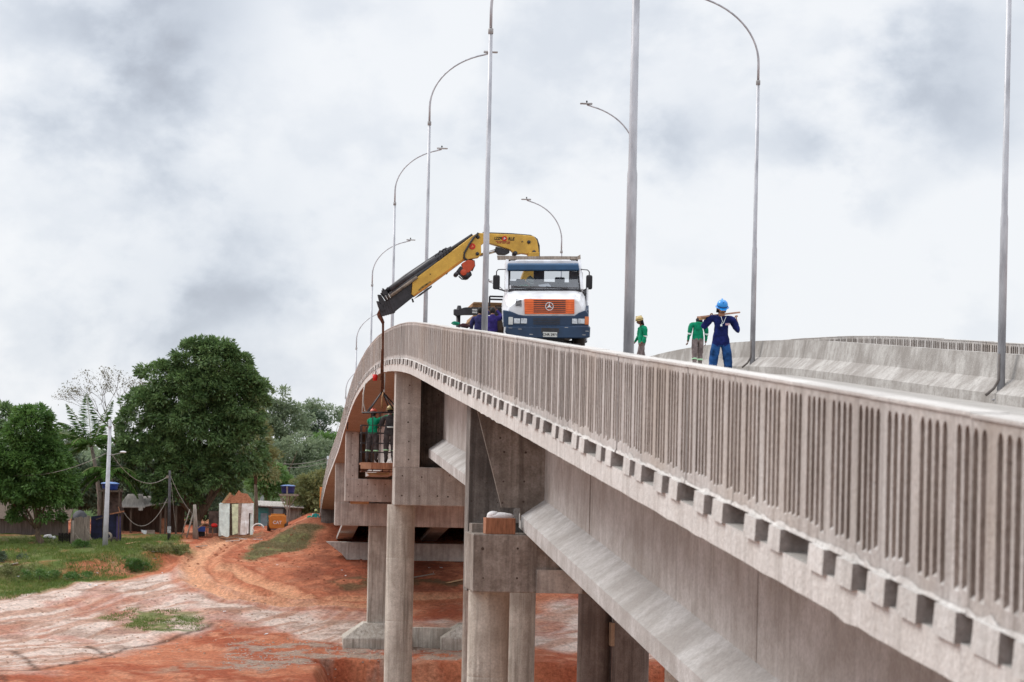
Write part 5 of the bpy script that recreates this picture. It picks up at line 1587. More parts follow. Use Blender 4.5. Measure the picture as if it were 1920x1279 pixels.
def leaf_mat(name, dark, light, trans=.25, rough=.5, spec=.35):
    m = bpy.data.materials.new(name); m.use_nodes = True
    t = m.node_tree; b = t.nodes['Principled BSDF']; LK = t.links.new
    b.inputs['Roughness'].default_value = rough; b.inputs['Specular IOR Level'].default_value = spec
    g = N(t, 'ShaderNodeNewGeometry'); n = N(t, 'ShaderNodeTexNoise', i_Scale=.55, i_Detail=3.0); LK(g.outputs['Position'], n.inputs['Vector'])
    ad = N(t, 'ShaderNodeMath', operation='MULTIPLY_ADD'); ad.inputs[1].default_value = .55; LK(g.outputs['Random Per Island'], ad.inputs[0])
    mr = N(t, 'ShaderNodeMapRange'); mr.inputs['From Min'].default_value = .3; mr.inputs['From Max'].default_value = .7; mr.inputs['To Max'].default_value = .5; LK(n.outputs['Fac'], mr.inputs['Value'])
    LK(mr.outputs[0], ad.inputs[2])
    mx = N(t, 'ShaderNodeMix', data_type='RGBA'); mx.inputs[6].default_value = (*dark, 1); mx.inputs[7].default_value = (*light, 1)
    LK(ad.outputs[0], mx.inputs[0]); LK(mx.outputs[2], b.inputs['Base Color'])
    tr = N(t, 'ShaderNodeBsdfTranslucent'); ms = N(t, 'ShaderNodeMixShader'); ms.inputs[0].default_value = trans
    LK(mx.outputs[2], tr.inputs['Color']); LK(b.outputs[0], ms.inputs[1]); LK(tr.outputs[0], ms.inputs[2])
    LK(ms.outputs[0], t.nodes['Material Output'].inputs['Surface'])
    return m


LF_MANGO = leaf_mat('mango_leaf', (.020, .052, .018), (.20, .31, .115), .25, .32)
LF_LEFT = leaf_mat('fresh_leaf', (.034, .085, .022), (.15, .27, .07), .3, .40)
LF_FAR = leaf_mat('forest_leaf_hazed', (.13, .18, .11), (.30, .36, .22), .4)  # leaf colour lightened to carry the haze of distance
LF_FARD = leaf_mat('forest_leaf_dark', (.045, .075, .048), (.115, .155, .09), .25)
LF_OLIVE = leaf_mat('olive_leaf', (.12, .14, .05), (.31, .32, .14), .3)
LF_BRIGHT = leaf_mat('bright_leaf', (.08, .16, .04), (.21, .34, .11), .35)
LF_PALM = leaf_mat('palm_leaf', (.03, .08, .015), (.10, .18, .04), .15, .85, .1)
LF_DRY = leaf_mat('sparse_leaf', (.10, .10, .06), (.20, .19, .12), .2)
LF_EMB = leaf_mat('dry_grass', (.17, .14, .07), (.30, .26, .14), .3)
LF_GRASS = leaf_mat('grass_blade', (.07, .12, .02), (.20, .25, .065), .3)


def quads_obj(name, V4, m, parent=None, smooth=False):
    """V4: n,4,3 array of leaf quads"""
    off = np.array(worldloc(parent)) if parent else np.zeros(3)
    V = (V4 - off).reshape(-1, 3); n = len(V4)
    me = bpy.data.meshes.new(name)
    me.vertices.add(n * 4); me.vertices.foreach_set('co', V.ravel().astype(np.float32))
    me.loops.add(n * 4); me.loops.foreach_set('vertex_index', np.arange(n * 4))
    me.polygons.add(n); me.polygons.foreach_set('loop_start', np.arange(n) * 4)
    me.update(calc_edges=True); me.materials.append(m)
    o = bpy.data.objects.new(name, me); COL.objects.link(o)
    if parent: o.parent = parent
    return o


def nrm(a): return a / (np.linalg.norm(a, axis=-1, keepdims=True) + 1e-9)


def leaf_quads(c, d, L, W, rg):
    n = len(c)
    d = nrm(d); r = nrm(rg.normal(size=(n, 3))); s = nrm(np.cross(d, r))
    Ls = L * rg.uniform(.65, 1.25, (n, 1)); Ws = W * rg.uniform(.7, 1.2, (n, 1))
    a = c; b = c + d * Ls * .45 + s * Ws * .5; e = c + d * Ls; f = c + d * Ls * .45 - s * Ws * .5
    return np.stack([a, b, e, f], 1)


def crown(ells, nsub, per, rs, L, W, seed, droop=.5, shell=.62):
    """leaves gathered into many small tufts through the volume of a few overlapping ellipsoids"""
    rg = np.random.default_rng(seed); out = []
    vol = np.array([(e[3] * e[4] * e[5])**(2 / 3) for e in ells]); vol = vol / vol.sum()
    for e, w in zip(ells, vol):
        k = max(3, int(nsub * w))
        u = nrm(rg.normal(size=(k, 3))); u[:, 2] = np.where(u[:, 2] < -.55, -u[:, 2], u[:, 2])
        rad = shell + (1 - shell) * rg.random((k, 1))**.6
        sc = np.array(e[:3]) + u * rad * np.array(e[3:6])
        for c, uu in zip(sc, u):
            m = int(per * rg.uniform(.5, 1.4)); r = rs * rg.uniform(.55, 1.3)
            v = nrm(rg.normal(size=(m, 3)) + uu * .6 + np.array([0, 0, .35])); p = c + v * r * rg.uniform(.45, 1.0, (m, 1)) * np.array([1, 1, .75])
            d = v * .8 + uu * .5 + np.array([0, 0, -droop]) + rg.normal(size=(m, 3)) * .35
            out.append(leaf_quads(p, d, L, W, rg))
    return np.concatenate(out)


def ell(px, py, rx, ry, Z, dep=None, dz=0):
    p = P(px, py, Z + dz); s = Z / F
    return (p.x, p.y, p.z, rx * s, (dep or (rx + ry) / 2) * s, ry * s)


def limbs(mb, base, fork, tips, r0, seed):
    rg = random.Random(seed)
    base = Vector(base); fork = Vector(fork)
    mid = base.lerp(fork, .5) + Vector((rg.uniform(-.15, .15), rg.uniform(-.15, .15), 0))
    mb.tube([base - Vector((0, 0, .3)), base + Vector((0, 0, .15)), mid, fork], [r0 * 1.5, r0 * 1.1, r0 * .85, r0 * .7], 10)
    for t in tips:
        t = Vector(t); m = fork.lerp(t, .5) + Vector((rg.uniform(-.3, .3), rg.uniform(-.3, .3), .25))
        mb.tube([fork - Vector((0, 0, .1)), m, t], [r0 * .55, r0 * .32, r0 * .1], 7)


def tree(name, label, bx, by, Z, ells, nsub, per, rs, L, W, m, seed, r0=.25, group=None, bark=None, forkf=.45, droop=.5, shell=.62, cat='tree'):
    b = P(bx, by, Z); b.z = gz(b.x, b.y)
    root = thing(name, label, cat, b, group)
    es = [ell(*e[:4], Z, *(e[4:])) for e in ells]
    q = crown(es, nsub, per, rs, L, W, seed, droop, shell)
    quads_obj('crown', q, m, root)
    zc = sum(e[2] for e in es) / len(es)
    fk = Vector((b.x * .6 + es[0][0] * .4, b.y, b.z + max(.4, (zc - b.z) * forkf)))
    mb = MB(); limbs(mb, b, fk, [(e[0], e[1], e[2] - e[5] * .15) for e in es], r0, seed)
    mb.build('trunk', bark or BARK, root)
    return root


ZM = 188
tree('mango_tree', 'tall dense dark green mango tree, the largest tree, beside the red track', 372, 1004, ZM,
     [(372, 790, 104, 100, 80), (375, 780, 70, 90, 60), (372, 830, 70, 80, 50), (384, 690, 60, 52), (365, 665, 30, 26), (410, 672, 34, 30), (250, 842, 26, 36), (478, 745, 24, 32), (300, 722, 44, 42), (272, 800, 46, 70), (455, 760, 44, 70), (300, 885, 62, 58), (366, 892, 80, 50), (448, 848, 44, 74), (335, 930, 50, 28), (412, 900, 34, 36), (425, 700, 42, 48)],
     1150, 120, .62, .33, .125, LF_MANGO, 3, .42, shell=.66, forkf=.12)
tree('leafy_tree', 'dense bright green tree at the left edge standing over the plank shack', 76, 1028, 176,
     [(62, 905, 80, 66), (58, 822, 46, 52), (104, 925, 42, 44), (20, 918, 62, 58), (62, 786, 26, 26), (66, 855, 50, 40), (95, 868, 34, 36), (-30, 900, 60, 80), (70, 955, 55, 30), (112, 888, 24, 26)],
     620, 115, .55, .32, .115, LF_LEFT, 4, .22, shell=.6, forkf=.2)
tree('leafy_tree', 'darker tree cut by the left edge of the photo behind the bright green tree', -6, 1020, 190,
     [(-5, 815, 38, 52), (-30, 860, 60, 80), (12, 790, 18, 22)], 90, 90, .8, .42, .14, LF_MANGO, 5, .25)

# coconut palms


def palm(label, bx, by, cx, cy, Z, fronds, seed, lenm=3.6):
    rg = np.random.default_rng(seed); b = P(bx, by, Z); b.z = gz(b.x, b.y); c = P(cx, cy, Z)
    root = thing('coconut_palm', label, 'palm', b, 'coconut palms among the houses')
    mb = MB(); mb.tube([b - Vector((0, 0, .3)), b.lerp(c, .4) + Vector((.2, 0, 0)), b.lerp(c, .75) + Vector((.15, 0, 0)), c], [.24, .17, .15, .13], 9); mb.build('trunk', BARKP, root)
    for (az, el_, ln, dr) in fronds:
        az, el_ = R(az), R(el_); L_ = lenm * ln; pts = []; p = np.array(c); dv = np.array([math.cos(az) * math.cos(el_), math.sin(az) * math.cos(el_), math.sin(el_)])
        n = 34; qs = []
        for i in range(n):
            pts.append(p.copy()); dv = dv + np.array([0, 0, -dr / n]); dv /= np.linalg.norm(dv); p = p + dv * L_ / n
            if i > 2:
                side = np.cross(dv, [0, 0, 1.0]); side /= (np.linalg.norm(side) + 1e-9); ll = .85 * math.sin(math.pi * min(.96, .18 + i / n * .8)) * lenm / 3.6
                for sg in (-1, 1):
                    for r_ in (0, .5):
                        b0 = pts[-1] + dv * L_ / n * r_; d = side * sg * .75 + dv * .65 + np.array([0, 0, -.35 - .3 * rg.random()]) + rg.normal(size=3) * .1; d /= np.linalg.norm(d)
                        w = np.cross(d, rg.normal(size=3)); w = w / (np.linalg.norm(w) + 1e-6) * .055
                        qs.append(np.stack([b0, b0 + d * ll * .5 + w, b0 + d * ll, b0 + d * ll * .5 - w]))
        fo = quads_obj('frond', np.array(qs), LF_PALM, root)
        mb = MB(); mb.tube([Vector(p_) for p_ in pts[::4]] + [Vector(pts[-1])], .025, 5); mb.build('frond_stalk', LF_OLIVE, fo)


palm('coconut palm with upright green fronds left of the concrete street lamp', 188, 1010, 172, 838, 189,
     [(150, 62, 1.0, .5), (110, 72, 1.1, .5), (40, 70, 1.0, .6), (180, 42, 1.0, 1.2), (200, 25, 1.0, 1.4), (300, 45, .9, 1.3), (0, 40, 1.0, 1.3), (-20, 20, 1.0, 1.5), (160, 10, .9, 1.5), (80, 50, .9, .9), (250, 40, .9, 1.4), (215, 55, .9, 1.1)], 1, 4.2)
palm('low coconut palm with drooping dull fronds above the blue tank and shed', 222, 1006, 205, 886, 187,
     [(185, 28, 1.0, 1.9), (175, 12, .9, 1.7), (-5, 32, 1.1, 1.9), (15, 15, 1.1, 1.8), (-30, 40, 1.0, 2.1), (220, 40, 1.0, 2.0), (100, 60, .8, 1.4), (330, 10, 1.0, 1.8), (270, 40, .9, 2.2), (190, -5, .8, 1.5)], 2, 3.6)

# the thin, nearly bare tree


def bare_tree():
    Z = 214; b = P(212, 980, Z); b.z = gz(b.x, b.y)
    root = thing('bare_tree', 'tall thin nearly leafless tree behind the palms', 'tree', b)
    rg = random.Random(8); mb = MB(); ends = []
    s = Z / F

    def br(p, d, ln, r, dep):
        e_ = p + d * ln; m_ = p + d * ln * .5 + Vector((rg.uniform(-.1, .1), rg.uniform(-.1, .1), rg.uniform(-.05, .1))) * ln * .5
        mb.tube([p, m_, e_], [r, r * .8, r * .6], 5 if dep < 3 else 4)
        if dep >= 7: ends.append(e_); return
        for k in range(rg.choice((2, 2, 3)) if dep < 5 else 2):
            nd = (d + Vector((rg.uniform(-.7, .7), rg.uniform(-.6, .6), rg.uniform(-.25, .3)))).normalized()
            br(e_, nd, ln * rg.uniform(.68, .86), r * .62, dep + 1)
        if dep > 2: ends.append(e_)
    top = P(218, 838, Z)
    mb.tube([b - Vector((0, 0, .3)), b.lerp(top, .5) + Vector((.15, 0, 0)), top], [.24, .18, .15], 8)
    for d in ((-.38, 0, .9), (.05, .2, 1), (.34, -.1, .95), (-.12, -.2, 1)): br(top, Vector(d).normalized(), 1.95, .075, 1)
    mb.build('branches', mat('bare_bark', (.13, .10, .085), .9, .2), root)
    g2 = np.random.default_rng(3); e = np.array([tuple(v) for v in ends]); k = g2.choice(len(e), int(len(e) * .8)); c = np.repeat(e[k], 2, 0) + g2.normal(size=(len(k) * 2, 3)) * .12
    quads_obj('leaves', leaf_quads(c, g2.normal(size=c.shape) + np.array([0, 0, -.2]), .22, .09, g2), LF_DRY, root)


bare_tree()

# forest behind the village
FG = 'trees of the forest edge behind the houses'
far = [
    ('tall loose grey-green tree with a spiky top right of the mango tree', 528, 960, 236, [(528, 800, 36, 48), (508, 830, 34, 48), (548, 812, 28, 42), (530, 752, 13, 26), (560, 790, 18, 22), (500, 775, 22, 34)], 150, 60, .85, .36, .15, LF_FAR, .2),
    ('flat topped pale tree with sky showing through, nearest the bridge railing', 612, 950, 262, [(612, 778, 34, 15), (580, 772, 24, 12), (635, 790, 20, 13), (595, 762, 22, 9)], 80, 34, .7, .34, .13, LF_FAR, .16),
    ('dark bluish crown below the flat topped tree', 592, 955, 256, [(590, 800, 17, 24), (577, 816, 14, 18), (604, 820, 16, 16)], 46, 70, .8, .45, .12, LF_FARD, .2),
    ('broad mid green tree behind the water tank tower', 560, 985, 240, [(555, 872, 52, 40), (520, 880, 34, 40), (596, 868, 36, 40)], 140, 70, .9, .38, .16, LF_FAR, .25),
    ('pale green slope tree close to the far railing', 630, 985, 250, [(632, 850, 40, 34), (604, 842, 28, 24), (655, 868, 36, 50)], 110, 70, .9, .36, .16, LF_BRIGHT, .25),
    ('bright green bushy tree between the ruined house and the water tank', 500, 990, 213, [(502, 908, 36, 30), (478, 905, 20, 24), (530, 918, 20, 24), (505, 886, 18, 14)], 90, 80, .7, .34, .15, LF_BRIGHT, .18),
    ('olive yellow bush tree beside the abutment', 578, 990, 207, [(578, 932, 32, 34), (598, 912, 24, 26), (562, 950, 22, 24), (592, 960, 24, 22)], 100, 80, .65, .32, .13, LF_OLIVE, .16),
    ('shaggy brownish tree between the mango tree and the forest', 480, 985, 205, [(478, 830, 26, 60), (492, 880, 24, 40), (470, 780, 18, 34)], 80, 70, .75, .36, .13, LF_OLIVE, .2),
    ('dark tree behind the shed and the low palm', 262, 1000, 206, [(255, 905, 44, 40), (225, 880, 34, 40), (285, 930, 40, 34)], 110, 80, .8, .42, .14, LF_FARD, .2),
    ('dark tree behind the upright palm and the picket fence', 150, 1000, 204, [(150, 920, 40, 46), (118, 880, 26, 36), (180, 935, 34, 36)], 110, 80, .8, .42, .14, LF_FARD, .2),
    ('small green tree seen between the left tree and the upright palm', 112, 990, 222, [(118, 838, 22, 24), (104, 850, 16, 22), (134, 858, 14, 18)], 40, 70, .8, .4, .14, LF_FAR, .15),
    ('low dark tree filling the gap under the mango crown by the shed', 330, 1000, 203, [(335, 955, 46, 34), (400, 960, 40, 30), (300, 965, 30, 28)], 90, 80, .7, .42, .14, LF_FARD, .2),
    ('greyish tree with crooked limbs in front of the forest by the power lines', 545, 985, 228, [(505, 850, 22, 22), (560, 838, 26, 20), (590, 900, 30, 26), (540, 905, 32, 24)], 80, 55, .8, .34, .13, LF_FAR, .2),
]
for i, (lb, bx, by, Z, es, ns, per, rs, L, W, m, r0) in enumerate(far):
    tree('forest_tree', lb, bx, by, Z, es, ns, per, rs, L, W, m, 20 + i, r0, FG, BARKP if i in (0, 1) else None, .5, .35, .5)
rgf = np.random.default_rng(55)
qs = []
for k in range(400):
    near_ = k < 150
    Z = rgf.uniform(268, 330) if near_ else rgf.uniform(285, 420); p = P(rgf.uniform(-420, 700), 900, Z) if near_ else rt * rgf.uniform(-230, 260) + fw * Z
    if 0 < p.x < 20: continue
    zb = gz(p.x, p.y); hgt = rgf.uniform(3.0, 6.5)
    qs.append(crown([(p.x, p.y, zb + hgt * .6, rgf.uniform(2.5, 4.2) * (1 if near_ else 1.5), 3, hgt * .55)], 16, 44 if near_ else 26, 1.1 if near_ else 1.6, .55 if near_ else .9, .24 if near_ else .42, 300 + k, .3, .4))
o = quads_obj('far_wood', np.concatenate(qs), LF_FAR); props(o, 'far wood closing the view behind the village', 'wood', kind='stuff')

# shrubs
for i, (lb, bx, by, rx, ry, m) in enumerate([
        ('rounded yellow green shrub at the foot of the wooden power pole', 328, 1040, 17, 13, LF_OLIVE), ('low shrub on the bank left of the rounded yellow green shrub', 296, 1036, 20, 9, LF_OLIVE),
        ('dark green shrub hanging over the bank edge near the left edge', 74, 1090, 26, 15, LF_LEFT), ('dark green shrub on the bank below the bare red patch', 146, 1088, 17, 10, LF_LEFT),
        ('pale weedy shrub at the far left bank', 20, 1080, 24, 12, LF_OLIVE), ('green shrub on the bank in front of the shed grass', 236, 1062, 24, 9, LF_LEFT),
        ('leafy shrub growing against the ruined house', 455, 975, 7, 18, LF_BRIGHT), ('dark weeds at the left edge under the plank shack', 12, 1052, 30, 11, LF_FARD),
        ('tuft of weeds beside the picket fence', 158, 1026, 16, 9, LF_LEFT), ('bright weeds on the bank right of the red patch', 268, 1070, 22, 9, LF_LEFT)]):
    g_ = G(bx, by) if i != 6 else P(bx, by + 22, 189); Z = g_.y * cth + g_.x * sth; s = Z / F
    root = thing('shrub', lb, 'shrub', g_, 'shrubs along the bank')
    rq = random.Random(i); q = crown([(g_.x + rq.uniform(-1.1, 1.1) * rx * s, g_.y + rq.uniform(-.4, .6), g_.z + ry * s * rq.uniform(.25, .6), rx * s * rq.uniform(.3, .7), .5, ry * s * rq.uniform(.4, .9)) for _ in range(5)], 34, 46, .24, .17, .05, 400 + i, .0, .3)
    quads_obj('foliage', q, m, root)
    mb = MB(); mb.tube([g_ - Vector((0, 0, .1)), g_ + Vector((.05, 0, ry * s * .9))], [.04, .015], 5); mb.build('stem', BARK, root)


def scatter(px, n, seed, zmin=95):
    pts = np.array([(p.x, p.y) for p in (G(x, y, zmin) for x, y in px)]); rg = np.random.default_rng(seed)
    lo, hi = pts.min(0), pts.max(0); xy = rg.uniform(lo, hi, (n * 3, 2)); w = poly_w(px, xy[:, 0], xy[:, 1], .4, zmin, 1.2)
    xy = xy[rg.random(len(xy)) < w][:n]
    return xy, ground_h(xy[:, 0], xy[:, 1]), rg


def grass(label, px, n, h, seed, m=LF_GRASS, thin=.5):
    xy, z, rg = scatter(px, n, seed)
    keep = fbm(xy[:, 0], xy[:, 1], .6, 3, 210) > thin * rg.uniform(.75, 1.1, len(xy)); xy = xy[keep]; z = z[keep]
    c = np.concatenate([xy, z[:, None] - .03], 1); c = np.repeat(c, 4, 0) + np.concatenate([rg.normal(size=(len(c) * 4, 2)) * .13, np.zeros((len(c) * 4, 1))], 1)
    q = leaf_quads(c, rg.normal(size=c.shape) * .45 + np.array([0, 0, 1.0]), h, .045, rg)
    o = quads_obj('grass', q, m); props(o, label, 'grass', kind='stuff')


grass('grass and weeds on the bank in front of the houses', [(-60, 1012), (345, 1006), (350, 1040), (255, 1072), (190, 1092), (90, 1112), (-60, 1138)], 9000, .26, 31)
grass('thin grass patch on the pale mud flat', [(190, 1162), (240, 1140), (330, 1142), (392, 1160), (380, 1178), (320, 1188), (240, 1180)], 1500, .13, 32, thin=.52)
grass('dry grass on the side of the embankment', [(452, 1046), (475, 1022), (530, 996), (590, 984), (606, 990), (585, 1018), (560, 1032), (470, 1052)], 2600, .12, 33, LF_EMB, .42)


def pebbles(label, px, n, smin, smax, m, seed):
    xy, z, rg = scatter(px, n, seed); mb = MB()
    for (x, y), zz in zip(xy, z):
        r_ = rg.uniform(smin, smax); a = rg.uniform(0, 6.28); c_, s_ = math.cos(a), math.sin(a)
        vs = [(x + r_ * (c_ * u - s_ * v), y + r_ * (s_ * u + c_ * v), zz + r_ * w) for u, v, w in ((-1, -.6, -.2), (1, -.7, -.2), (.9, .7, -.2), (-.8, .8, -.2), (-.4, -.3, .5), (.5, -.2, .45), (.3, .4, .55))]
        mb.add(vs, [(0, 1, 5, 4), (1, 2, 6, 5), (2, 3, 6), (3, 0, 4), (3, 4, 6), (4, 5, 6)])
    props(mb.build('gravel', m, None), label, 'gravel', kind='stuff')


pebbles('gravel and rubble before the stepped footing', [(440, 1205), (640, 1212), (880, 1212), (880, 1234), (640, 1240), (500, 1262), (400, 1250)], 700, .03, .085, mat('gravel_grey', (.40, .33, .28), .9, .3, 6), 41)
pebbles('red clods on the track and slope', [(340, 1060), (480, 1000), (600, 1010), (880, 1080), (880, 1118), (600, 1112), (520, 1060)], 260, .05, .12, mat('clod_red', (.27, .085, .04), .95, .3, 6), 42)
pebbles('dry clods on the pale flat', [(-40, 1140), (330, 1075), (600, 1145), (880, 1180), (640, 1212), (300, 1225), (-40, 1260)], 420, .04, .11, mat('clod_pale', (.40, .26, .19), .95, .3, 6), 43)

# ------------------------------------------------------------------ the village


def at(x, y, Z): return P(x, y, Z)


def wbox(mb, xl, yt, xr, yb, Z, d, mi=0):
    a = P(xl, yt, Z); b = P(xr, yb, Z); return mb.box(a.x, a.y, b.z, b.x, a.y + d, a.z, mi)


# plank shack on posts
Z = 181; r0_ = thing('plank_shack', 'weathered plank shack raised on posts behind the bright green tree', 'shack', P(60, 1026, Z))
mb = MB(); rg1 = random.Random(3); x_ = -45
while x_ < 124:
    w_ = rg1.uniform(5, 7.5); a = P(x_, 972 + rg1.uniform(-2, 2), Z); b = P(x_ + w_ - .35, 1006 + rg1.uniform(-2, 2.5), Z); mb.box(a.x, a.y + rg1.uniform(0, .03), b.z, b.x, a.y + .06, a.z); x_ += w_
mb.build('plank_wall', mat('plank_mauve', (.25, .20, .19), .9, .3, 2.0, stretch=(9, 9, .5), col2=(.12, .09, .085)), r0_)
mb = MB(); wbox(mb, -45, 1004, 124, 1008, Z + .3, 5); mb.build('floor', WOODD, r0_)
for px in (-20, 29, 99): mb = MB(); wbox(mb, px - 2, 1004, px + 2, 1030, Z + .25, .15); mb.build('post', WOODG, r0_)
mb = MB(); a = P(-50, 966, Z); b = P(132, 962, Z); mb.add([(a.x, a.y - .5, a.z - .2), (b.x, b.y - .5, a.z - .2), (b.x, b.y + 5, a.z + 1.3), (a.x, a.y + 5, a.z + 1.3)], [(0, 1, 2, 3)]); o = mb.build('roof', WOODD, r0_); o.modifiers.new('thickness', 'SOLIDIFY').thickness = .05
mb = MB(); wbox(mb, -45, 970, -43, 1030, Z + .3, 5); wbox(mb, 118, 966, 124, 1008, Z - .05, .1); mb.build('corner_board', WOODG, r0_)
mb = MB(); a = P(-50, 1026, Z); mb.box(a.x, a.y + 2.6, a.z - .3, P(130, 1015, Z).x, a.y + 2.8, P(60, 1004, Z).z); mb.build('under_floor_shade', DARKIN, r0_)  # near-black sheet stands in for the shade under the floor
for (xx, yy, s_, lb) in ((90, 1019, .22, 'white plastic bag on the ground under the plank shack, left one'), (99, 1021, .17, 'smaller white plastic bag under the plank shack, right one')):
    c = P(xx, yy, 178); c.z = gz(c.x, c.y) + s_ * .5; mb = MB(); mb.ball(c, s_ * 1.5, s_, s_ * .8, 10, 7); mb.ball(c + Vector((s_ * .7, 0, s_ * .4)), s_ * .6, s_ * .5, s_ * .5, 8, 6); props(mb.build('plastic_bag', SACK, None), lb, 'bag')

# fences by the shack
Z = 176.5; r0_ = thing('picket_fence', 'grey picket fence of thin upright slats beside a thick post', 'fence', P(150, 1028, Z))
mb = MB(); rg1 = random.Random(4)
for k in range(11): px = 139 + k * 2.7; a = P(px, 972 - k * .5 + rg1.uniform(-2, 2), Z + k * .12); b = P(px + 1.9, 1030, Z + k * .12); mb.box(a.x, a.y, b.z, b.x, a.y + .03, a.z)
mb.bar(P(138, 980, Z + .1), P(168, 972, Z + 1.3), .05, .08); mb.bar(P(138, 1012, Z + .1), P(168, 1008, Z + 1.3), .05, .08); mb.build('slats', WOODG, r0_)
mb = MB(); mb.tube([P(134.5, 1034, Z - .2), P(136.5, 976, Z - .2)], [.14, .12], 8); mb.tube([P(136, 980, Z - .1), P(138, 930, Z - .1)], .025, 6); mb.build('post', WOODG, r0_)
mb = MB(); mb.bar(P(140, 1000, Z - .2), P(158, 1024, Z - .3), .07); mb.bar(P(160, 985, Z), P(172, 1012, Z - .2), .05); mb.build('leaning_pole', WOODG, r0_)
r0_ = thing('wicket_gate', 'black picket gate between the plank shack and the thick post', 'gate', P(120, 1030, Z))
mb = MB()
for k in range(7): px = 110 + k * 3.2; wbox(mb, px, 999 + (k % 2), px + 2.2, 1031, Z, .03)
wbox(mb, 109, 1006, 133, 1009, Z + .04, .03); wbox(mb, 109, 1020, 133, 1023, Z + .04, .03); mb.build('slats', DARKIN, r0_)
c = P(150, 978, 182); mb = MB(); mb.lathe([(.62, -1.6), (.66, .0), (.62, .25), (.5, .55), (.3, .78), (0, .88)], c, 18); props(mb.build('grey_drum', mat('drum_grey', (.085, .085, .095), .7, .25, 3), None), 'dark grey round topped drum behind the picket fence', 'drum')

# first water tank on a timber tower
Z = 179; r0_ = thing('water_tower', 'timber tower wrapped in dark blue tarpaulin behind the concrete street lamp', 'water tower', P(208, 1028, Z))
mb = MB()
for px, dz in ((193, 0), (222, 0), (190, 1.6), (226, 1.6)): mb.bar(P(px, 1030, Z + dz), P(px + 2, 916, Z + dz), .1)
mb.build('legs', WOODD, r0_)
mb = MB(); wbox(mb, 186, 919, 228, 923, Z - .1, 2.0); mb.bar(P(180, 974, Z - .1), P(196, 969, Z - .1), .08); mb.build('platform', WOODD, r0_)
mb = MB(); mb.bar(P(206, 964, Z - .2), P(233, 958.5, Z - .2), .09); mb.bar(P(222, 950, Z - .2), P(226, 962, Z - .2), .05); mb.build('cross_bar', WOODR, r0_)
mb = MB(); p_ = [(P(x, y, Z).x, P(x, y, Z).z) for x, y in ((171, 968), (226, 962), (227, 1016), (212, 1010), (196, 1018), (170, 1014))]; yy = P(200, 990, Z).y; mb.prism(p_, yy + .08, yy + .14)
p_ = [(P(x, y, Z).x, P(x, y, Z).z) for x, y in ((190, 922), (228, 922), (226, 962), (212, 970), (200, 964), (192, 975))]; mb.prism(p_, yy + .9, yy + .96, 1)
mb.build('tarpaulin', [TARP, mat('brown_sheet', (.10, .065, .055), .8, .3, 3)], r0_)
mb = MB(); wbox(mb, 219, 968, 225.5, 1016, Z + .02, .05); mb.build('hanging_cloth', mat('violet_tarp', (.09, .06, .17), .7, .25, 3), r0_)
c = P(206.5, 919, Z + .8); tk1 = thing('water_tank', 'blue plastic water tank on the timber tower, cut by the street lamp pole', 'water tank', c)
mb = MB(); mb.lathe([(0, 0), (.52, 0), (.56, .15), (.64, .45), (.66, .48), (.62, .50)], c, 20); mb.build('tub', TANKB, tk1)
mb = MB(); mb.lathe([(.68, .46), (.69, .50), (.6, .55), (.3, .60), (0, .62)], c, 20); mb.build('lid', TANKL, tk1)
text('W', .14, (c.x - .15, c.y - .66, c.z + .25), PAPER, tk1) if False else None

# concrete street lamp
Z = 172.3; b = P(197, 1031, Z); b.z = gz(b.x, b.y) - .2; t_ = P(207, 787, Z); r0_ = thing('street_lamp', 'pale tapering concrete street lamp pole on the grassy bank', 'street lamp', b)
mb = MB(); mb.tube([b, b.lerp(t_, .31), b.lerp(t_, .312), t_], [.20, .175, .168, .115], 14); mb.build('pole', mat('pole_concrete', (.46, .47, .50), .8, .08, 2.5), r0_)
mb = MB(); mb.tube([P(206, 854, Z - .2), P(216, 852, Z - .3), P(228, 849, Z - .4)], .028, 6); mb.build('arm', STEEL_GRY, r0_)
mb = MB(); a = P(231, 847.5, Z - .4); mb.ball(a, .24, .11, .075, 12, 8); mb.build('lamp_head', PAPER, r0_)
mb = MB(); a = P(206.5, 800, Z - .12); mb.box(a.x - .15, a.y - .1, a.z - .03, a.x + .15, a.y, a.z + .03); mb.build('bracket', STEEL_GRY, r0_)

# wooden pole and cables
Z2 = 180.5; b = P(317, 1012, Z2); b.z = gz(b.x, b.y) - .2; t_ = P(318.5, 882, Z2); r0_ = thing('power_pole', 'dark rough wooden power pole in front of the mango tree', 'power pole', b)
mb = MB(); mb.tube([b, t_], [.13, .085], 9); mb.build('pole', mat('dark_pole', (.085, .08, .085), .9, .25, 5), r0_)
mb = MB(); a = P(315, 893, Z2 - .1); mb.box(a.x - .12, a.y - .08, a.z - .15, a.x + .05, a.y, a.z + .05); mb.build('insulator', WOODG, r0_); mb = MB(); a = P(317, 992, Z2 - .1); mb.box(a.x - .12, a.y - .1, a.z - .3, a.x + .15, a.y, a.z + .2); mb.build('meter_box', mat('meter_grey', (.4, .41, .42), .6, .3, 6), r0_)
cab_ = [((209, 850, Z), (315, 893, Z2), 1.2, 'cable sagging from the street lamp to the wooden power pole', .022), ((319, 890, Z2), (364, 966, 182), .35, 'cable running down from the wooden power pole to the dead stump', .022),
        ((232, 960, 179), (314, 935, Z2), 1.5, 'cable hanging in a deep loop under the shed roof', .022), ((-40, 880, 176), (206, 846, Z), 1.0, 'cable crossing the left tree to the street lamp', .02), ((321, 905, Z2), (330, 990, 181), .1, 'straight stay wire beside the wooden power pole', .015),
        ((490, 862, 222), (616, 858, 226), .5, 'upper power line before the forest', .025), ((490, 868, 222), (616, 865, 226), .5, 'lower power line before the forest', .025), ((530, 895, 222), (614, 882, 226), .2, 'thin slack line below the two power lines', .018)]
